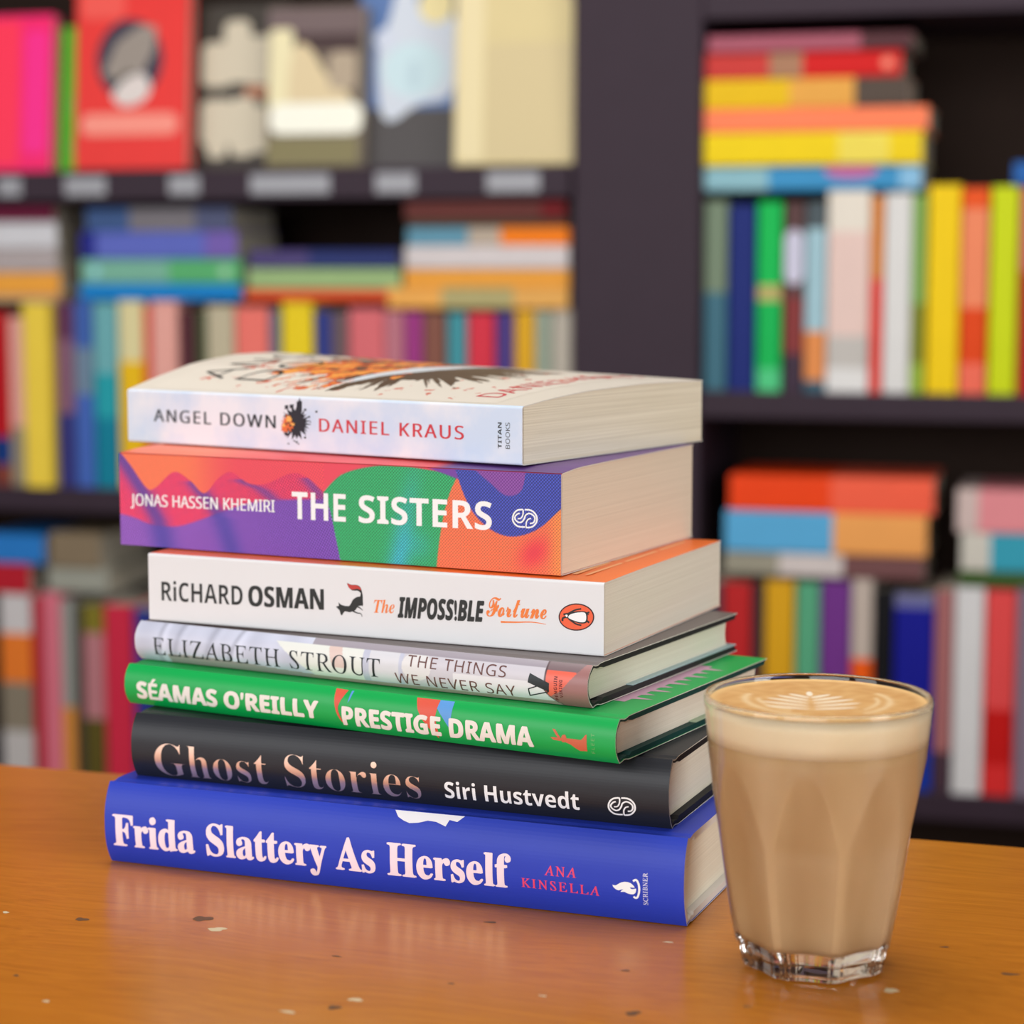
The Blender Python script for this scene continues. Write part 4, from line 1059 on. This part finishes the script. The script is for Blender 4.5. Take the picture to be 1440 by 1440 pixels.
    ('F', 'RM', 69.6, 270.0, 426.0, 27.0, [(0.33, (185, 60, 55)), (0.5, (160, 120, 95)), (1, (190, 20, 20))], [(0.93, 0.5, 6, (230, 140, 120))], 0, 'red flat book with a pale disc near its right end'),
    ('F', 'RM', 72.3, 281.0, 453.2, 16.7, [(0.75, (160, 90, 105)), (1, (80, 45, 50))], None, 0, 'mauve flat book topping the right shelf stack'),
    ('F', 'RM', 383.5, 427.8, 314.8, 23.3, [(1, (40, 95, 160))], None, 0, 'blue flat book at the right frame edge above brick red spine'),
    ('U', 'RB', 71.1, 93.4, -311.0, 211.4, [(1, (60, 60, 70))], None, 0, 'dark slate upright book beside the bookcase upright, lower right shelf'),
    ('U', 'RB', 94.1, 124.6, -311.0, 214.0, [(1, (176, 40, 42))], None, 0, 'brick red upright book behind the glass, lower right shelf'),
    ('U', 'RB', 125.4, 138.3, -311.0, 211.8, [(1, (52, 44, 50))], None, 0, 'slim black brown book left of the mustard one, lower right shelf'),
    ('U', 'RB', 139.0, 169.9, -311.0, 217.2, [(1, (208, 158, 35))], None, 0, 'mustard yellow upright book above the glass rim'),
    ('U', 'RB', 170.7, 196.2, -311.0, 215.3, [(1, (90, 160, 125))], None, 0, 'sea green upright book right of the mustard one, lower right shelf'),
    ('U', 'RB', 196.9, 228.9, -311.0, 217.9, [(0.2, (50, 60, 120)), (1, (110, 55, 130))], None, 0, 'purple upright book right of the sea green one'),
    ('U', 'RB', 229.6, 251.8, -311.0, 221.2, [(0.62, (225, 95, 25)), (1, (190, 176, 166))], None, 0, 'upright book with white head and orange body, lower right shelf'),
    ('U', 'RB', 252.6, 273.2, -311.0, 210.9, [(1, (10, 9, 14))], None, 0, 'black upright book left of the royal blue one'),
    ('U', 'RB', 274.0, 314.9, -311.0, 207.6, [(0.2, (15, 55, 150)), (0.93, (18, 22, 130)), (1, (110, 110, 150))], None, 0, 'thick royal blue upright book right of the black one'),
    ('U', 'RB', 315.6, 335.1, -311.0, 213.3, [(0.2, (70, 50, 60)), (1, (160, 105, 105))], None, 0, 'dusty rose upright book left of the tall white one'),
    ('U', 'RB', 335.8, 366.1, -311.0, 217.3, [(1, (214, 212, 212))], None, 0, 'tall white upright book on the lower right shelf'),
    ('U', 'RB', 366.8, 397.6, -311.0, 215.5, [(0.15, (205, 50, 50)), (0.42, (180, 22, 20)), (1, (212, 78, 78))], None, 0, 'bright red upright book right of the tall white one'),
    ('U', 'RB', 398.3, 428.8, -311.0, 218.2, [(1, (130, 115, 130))], None, 0, 'greyish mauve upright book at the lower right frame edge'),
    ('F', 'RB', 94.8, 303.7, -89.5, 24.5, [(0.28, (150, 145, 130)), (0.6, (205, 195, 192)), (1, (110, 75, 75))], None, 0, 'grey and brown flat book under the blue and tan one'),
    ('F', 'RB', 95.8, 305.7, -64.7, 43.3, [(0.54, (95, 165, 205)), (1, (226, 160, 95))], None, 0, 'flat book with spine half light blue and half tan'),
    ('F', 'RB', 99.9, 312.1, -21.3, 37.2, [(0.5, (220, 70, 20)), (1, (230, 100, 75))], None, 0, 'orange red flat book topping the lower right stack'),
    ('F', 'RB', 338.7, 446.4, -92.5, 15.2, [(1, (60, 85, 40))], None, 0, 'thin dark green flat book at the lower right edge'),
    ('F', 'RB', 340.6, 445.3, -77.1, 39.4, [(0.28, (200, 195, 185)), (1, (60, 150, 170))], None, 0, 'white and teal flat book on the thin dark green one'),
    ('F', 'RB', 335.3, 444.0, -37.5, 43.5, [(0.2, (200, 180, 175)), (1, (215, 140, 145))], None, 0, 'pink flat book on the white and teal one'),
]

# ------------------------------------------------------------------ books on the shelves
PAGES_FAR = mat('shelf_book_pages', (176, 168, 152), 0.8, 0.2, mottle=0.08)
DEPTH = {'U': 128.0, 'F': 130.0}
bc, bs_ = math.cos(BK_A), math.sin(BK_A)
def shelf_point(s, d, z): return ((BK_O[0] + s * bc - d * bs_) * MM, (BK_O[1] + s * bs_ + d * bc) * MM, z * MM)

def vivid(c, k=1.14, g=1.0):
    m_ = sum(c) / 3.0
    return tuple(min(255, max(0, g * (m_ + (v - m_) * k))) for v in c)

def far_book(name, L, T, D, cols, patches, upright, rng):
    """cover wrapped round a page block. local u runs along the spine (0..L), w across it (0..T), y into the shelf"""
    xs = [0.0]; seg = []
    for f, c in cols:
        xs.append(L * f); seg.append(c)
    mats = [mat('cover_print', vivid(c), 0.5, 0.2, mottle=0.06) for c in seg]
    base = mats[-1]
    round_ = min(2.2, T * 0.12)
    outer = [(D, T)] + [(round_ * 0.9, T), (0.4 * round_, T - 0.35 * round_), (0.05, T - round_)] + [(0.0, T * 0.5), (0.05, round_), (0.4 * round_, 0.35 * round_), (round_ * 0.9, 0)] + [(D, 0)]
    inner = offset_profile(outer, 1.1)
    def pick(k, i, j): return j if k == 'o' else len(mats)
    V = []; F = []; I = []
    n = len(outer); st = 2 * n
    put = (lambda u, y, w: (w, y, u)) if upright else (lambda u, y, w: (u, y, w))
    for x in xs:
        for prof in (outer, inner):
            for y, w in prof: V.append(put(x, y, w))
    for j in range(len(xs) - 1):
        a, b = j * st, (j + 1) * st
        for i in range(n - 1):
            F.append((a + i, a + i + 1, b + i + 1, b + i)); I.append(j)
            F.append((a + n + i, b + n + i, b + n + i + 1, a + n + i + 1)); I.append(len(mats))
        F.append((a, b, b + n, a + n)); I.append(j); F.append((a + n - 1, a + 2 * n - 1, b + 2 * n - 1, b + n - 1)); I.append(j)
    for a, j in ((0, 0), ((len(xs) - 1) * st, len(mats) - 1)):
        for i in range(n - 1): F.append((a + i, a + n + i, a + n + i + 1, a + i + 1)); I.append(j)
    mats = mats + [PAPER_WHITE]
    for fu, fw, r, c, *asp in (patches or []):
        asp = asp[0] if asp else 1.0
        mats.append(mat('cover_print', vivid(c), 0.5, 0.2)); o = len(V)
        for q in range(20):
            t = 2 * math.pi * q / 20; ru, rw = r * asp, r
            V.append(put(min(L - 1, max(1, L * fu + ru * math.cos(t))), -0.25, min(T - .6, max(.6, T * fw + rw * math.sin(t)))))
        F.append(tuple(range(o, o + 20))); I.append(len(mats) - 1)
    root = mesh_obj(name, V, F, mats, None, I)
    lo, hi = (1.8, 3.0, 1.3), (L - 1.8, D - 2.5, T - 1.3)
    a, b = put(*lo), put(*hi)
    bevel_box('page_block', tuple(map(min, a, b)), tuple(map(max, a, b)), PAGES_FAR, root, 0)
    return root
GROUPS = {('U', 'LM'): 'upright books on the left middle shelf', ('F', 'LM'): 'books lying flat on the left middle shelf', ('U', 'LB'): 'upright books on the lowest left shelf',
          ('F', 'LB'): 'books lying flat on the lowest left shelf', ('U', 'RM'): 'upright books on the right shelf', ('F', 'RM'): 'books lying flat on the right shelf',
          ('U', 'RB'): 'upright books on the lower right shelf', ('F', 'RB'): 'books lying flat on the lower right shelf'}
rb = random.Random(21)
for kind, shelf, s0, s1, z0, h, cols, patches, push, label in BG:
    if kind == 'U':
        o = far_book('shelved_book', h, s1 - s0 - 0.6, DEPTH['U'] + rb.uniform(-8, 14), cols, patches, True, rb)
        o.location = shelf_point(s0 + 0.3, 8 + push + rb.uniform(-2, 4), z0 + 0.2)
    else:
        o = far_book('flat_book', s1 - s0, h - 0.1, DEPTH['F'] + rb.uniform(-6, 12), cols, patches, False, rb)
        o.location = shelf_point(s0, 8 + rb.uniform(-1.5, 2.5), z0 + 0.2)
    o.rotation_euler = (0, 0, BK_A)
    tag(o, label, 'book', GROUPS[(kind, shelf)])

# ---- books standing face out on the top left shelf
def ellipse(cx, cz, rx, rz, n=28): return [(cx + rx * math.cos(2 * math.pi * k / n), cz + rz * math.sin(2 * math.pi * k / n)) for k in range(n)]
def rect(x0, z0, x1, z1, r=0.0):
    if not r: return [(x0, z0), (x1, z0), (x1, z1), (x0, z1)]
    out = []
    for cx, cz, a in ((x1 - r, z0 + r, -90), (x1 - r, z1 - r, 0), (x0 + r, z1 - r, 90), (x0 + r, z0 + r, 180)):
        out += [(cx + r * math.cos(R(a + k * 22.5)), cz + r * math.sin(R(a + k * 22.5))) for k in range(5)]
    return out
def face_out(label, s0, s1, z0, h, d, lean, t, base, art):
    w = s1 - s0
    root = bevel_box('displayed_book', (0, 0, 0), (w, t * 0.5, h), mat('cover_print', vivid(base), 0.45, 0.3, mottle=0.05), None, 0.8)
    # front board, then leaves and back board behind it
    me = root.data
    bm = bmesh.new(); bm.from_mesh(me)
    for v in bm.verts: v.co.y *= 1.6 / (t * 0.5)
    def slab(y0, y1, idx, x0=0.0):
        r = bmesh.ops.create_cube(bm, size=1.0)
        for v in r['verts']: v.co = Vector(((x0 + (v.co.x + .5) * (w - x0)) * MM, (y0 + (v.co.y + .5) * (y1 - y0)) * MM, (v.co.z + .5) * h * MM))
    slab(t - 1.6, t, 0)
    r = bmesh.ops.create_cube(bm, size=1.0)
    for v in r['verts']: v.co = Vector(((v.co.x + .5) * 1.6 * MM, (1.6 + (v.co.y + .5) * (t - 3.2)) * MM, (v.co.z + .5) * h * MM))
    off = 0.22
    for col, pts in art:
        me.materials.append(mat('cover_print', vivid(col), 0.45, 0.3))
        vs = [bm.verts.new((x * MM, -off * MM, z * MM)) for x, z in pts]
        f = bm.faces.new(vs); f.material_index = len(me.materials) - 1; off += 0.05
    bm.to_mesh(me); bm.free()
    bevel_box('page_block', (1.7, 1.7, 2), (w - 2, t - 1.7, h - 2), PAGES_FAR, root, 0)
    root.location = shelf_point(s0, d, z0 + t * math.sin(R(lean))); root.rotation_euler = (R(-lean), 0, BK_A)
    root.rotation_mode = 'XYZ'
    tag(root, label, 'book', 'books displayed face out on the top left shelf')
    return root
Z0 = 341.4
face_out('magenta pink displayed book at the far left of the top shelf', -790, -688, Z0, 178, 30, 6, 16, (232, 40, 110), [((240, 60, 90), rect(4, 6, 60, 172)), ((236, 50, 140), rect(66, 20, 96, 160, 8))])
face_out('bright green displayed book between the magenta and red ones', -702, -634, Z0, 165, 50, 6, 16, (84, 178, 50), [((140, 160, 110), ellipse(44, 132, 12, 14)), ((130, 165, 110), ellipse(40, 76, 11, 18)), ((140, 160, 110), ellipse(42, 28, 12, 16))])
red_art = [((52, 48, 66), ellipse(66, 122, 40, 45)), ((150, 140, 132), [(34, 108), (50, 142), (78, 160), (98, 158), (96, 132), (84, 110), (60, 92)]), ((70, 66, 60), [(44, 96), (66, 110), (78, 104), (60, 88)]), ((218, 208, 204), smooth_line([(46, 82), (60, 100), (82, 106), (92, 92), (84, 76), (60, 70)], 4, True)),
           ((238, 150, 136), rect(8, 38, 126, 62, 10)), ((226, 92, 84), rect(6, 168, 60, 206, 8))]
face_out('red displayed book with a dark round picture and pale title band', -651, -514, Z0 - 0.0, 214, 14, 5, 18, (216, 58, 54), red_art)
L4 = [(200, 188, 168)]
wa = []
for x0, z0_, x1, z1 in ((4, 92, 40, 142), (30, 96, 62, 166), (54, 94, 98, 148), (70, 100, 100, 130), (4, 26, 44, 78), (12, 12, 36, 40), (40, 14, 70, 80), (60, 18, 104, 70)):
    wa.append(((206, 196, 176), rect(x0, z0_, x1, z1, 9)))
wa.append(((176, 120, 92), rect(56, 80, 88, 92, 4)))
face_out('black displayed book with two rows of huge cream lettering', -516, -410, Z0, 184, 46, 6, 18, (62, 56, 50), wa)
face_out('displayed book with cream picture and a bright white band', -424, -312, Z0, 176, 22, 6, 18, (112, 100, 88),
         [((112, 96, 96), rect(0, 146, 112, 174)), ((66, 48, 48), rect(30, 126, 108, 146)), ((232, 222, 184), rect(2, 62, 30, 152, 6)), ((218, 200, 164), smooth_line([(30, 62), (30, 128), (48, 132), (70, 100), (92, 84), (96, 62)], 4, True)), ((176, 160, 140), rect(72, 84, 104, 126, 8)),
          ((248, 246, 232), rect(4, 36, 112, 70, 12)), ((128, 120, 86), rect(2, 2, 108, 32))])
face_out('blue displayed book with a white figure and yellow disc', -326, -198, Z0, 206, 46, 6, 18, (92, 118, 164),
         [((76, 72, 72), rect(0, 0, 128, 64)), ((62, 80, 116), rect(86, 130, 126, 200)), ((206, 212, 222), smooth_line([(22, 128), (34, 160), (44, 196), (62, 204), (70, 170), (106, 166), (118, 120), (104, 76), (70, 68), (40, 50), (26, 66)], 4, True)),
          ((200, 220, 226), ellipse(64, 106, 36, 30)), ((232, 218, 168), ellipse(88, 176, 20, 20)), ((186, 206, 214), rect(58, 84, 70, 116, 5)), ((206, 212, 226), ellipse(30, 140, 12, 12))])
face_out('plain cream displayed book beside the dark bookcase upright', -203.5, -70.5, Z0, 232, 12, 4, 22, (212, 196, 150),
         [((206, 190, 150), rect(34, 4, 131, 128, 4)), ((226, 212, 172), rect(3, 4, 32, 228, 4)), ((174, 158, 134), [(92, 222), (104, 200), (130, 170), (130, 228), (92, 228)])])
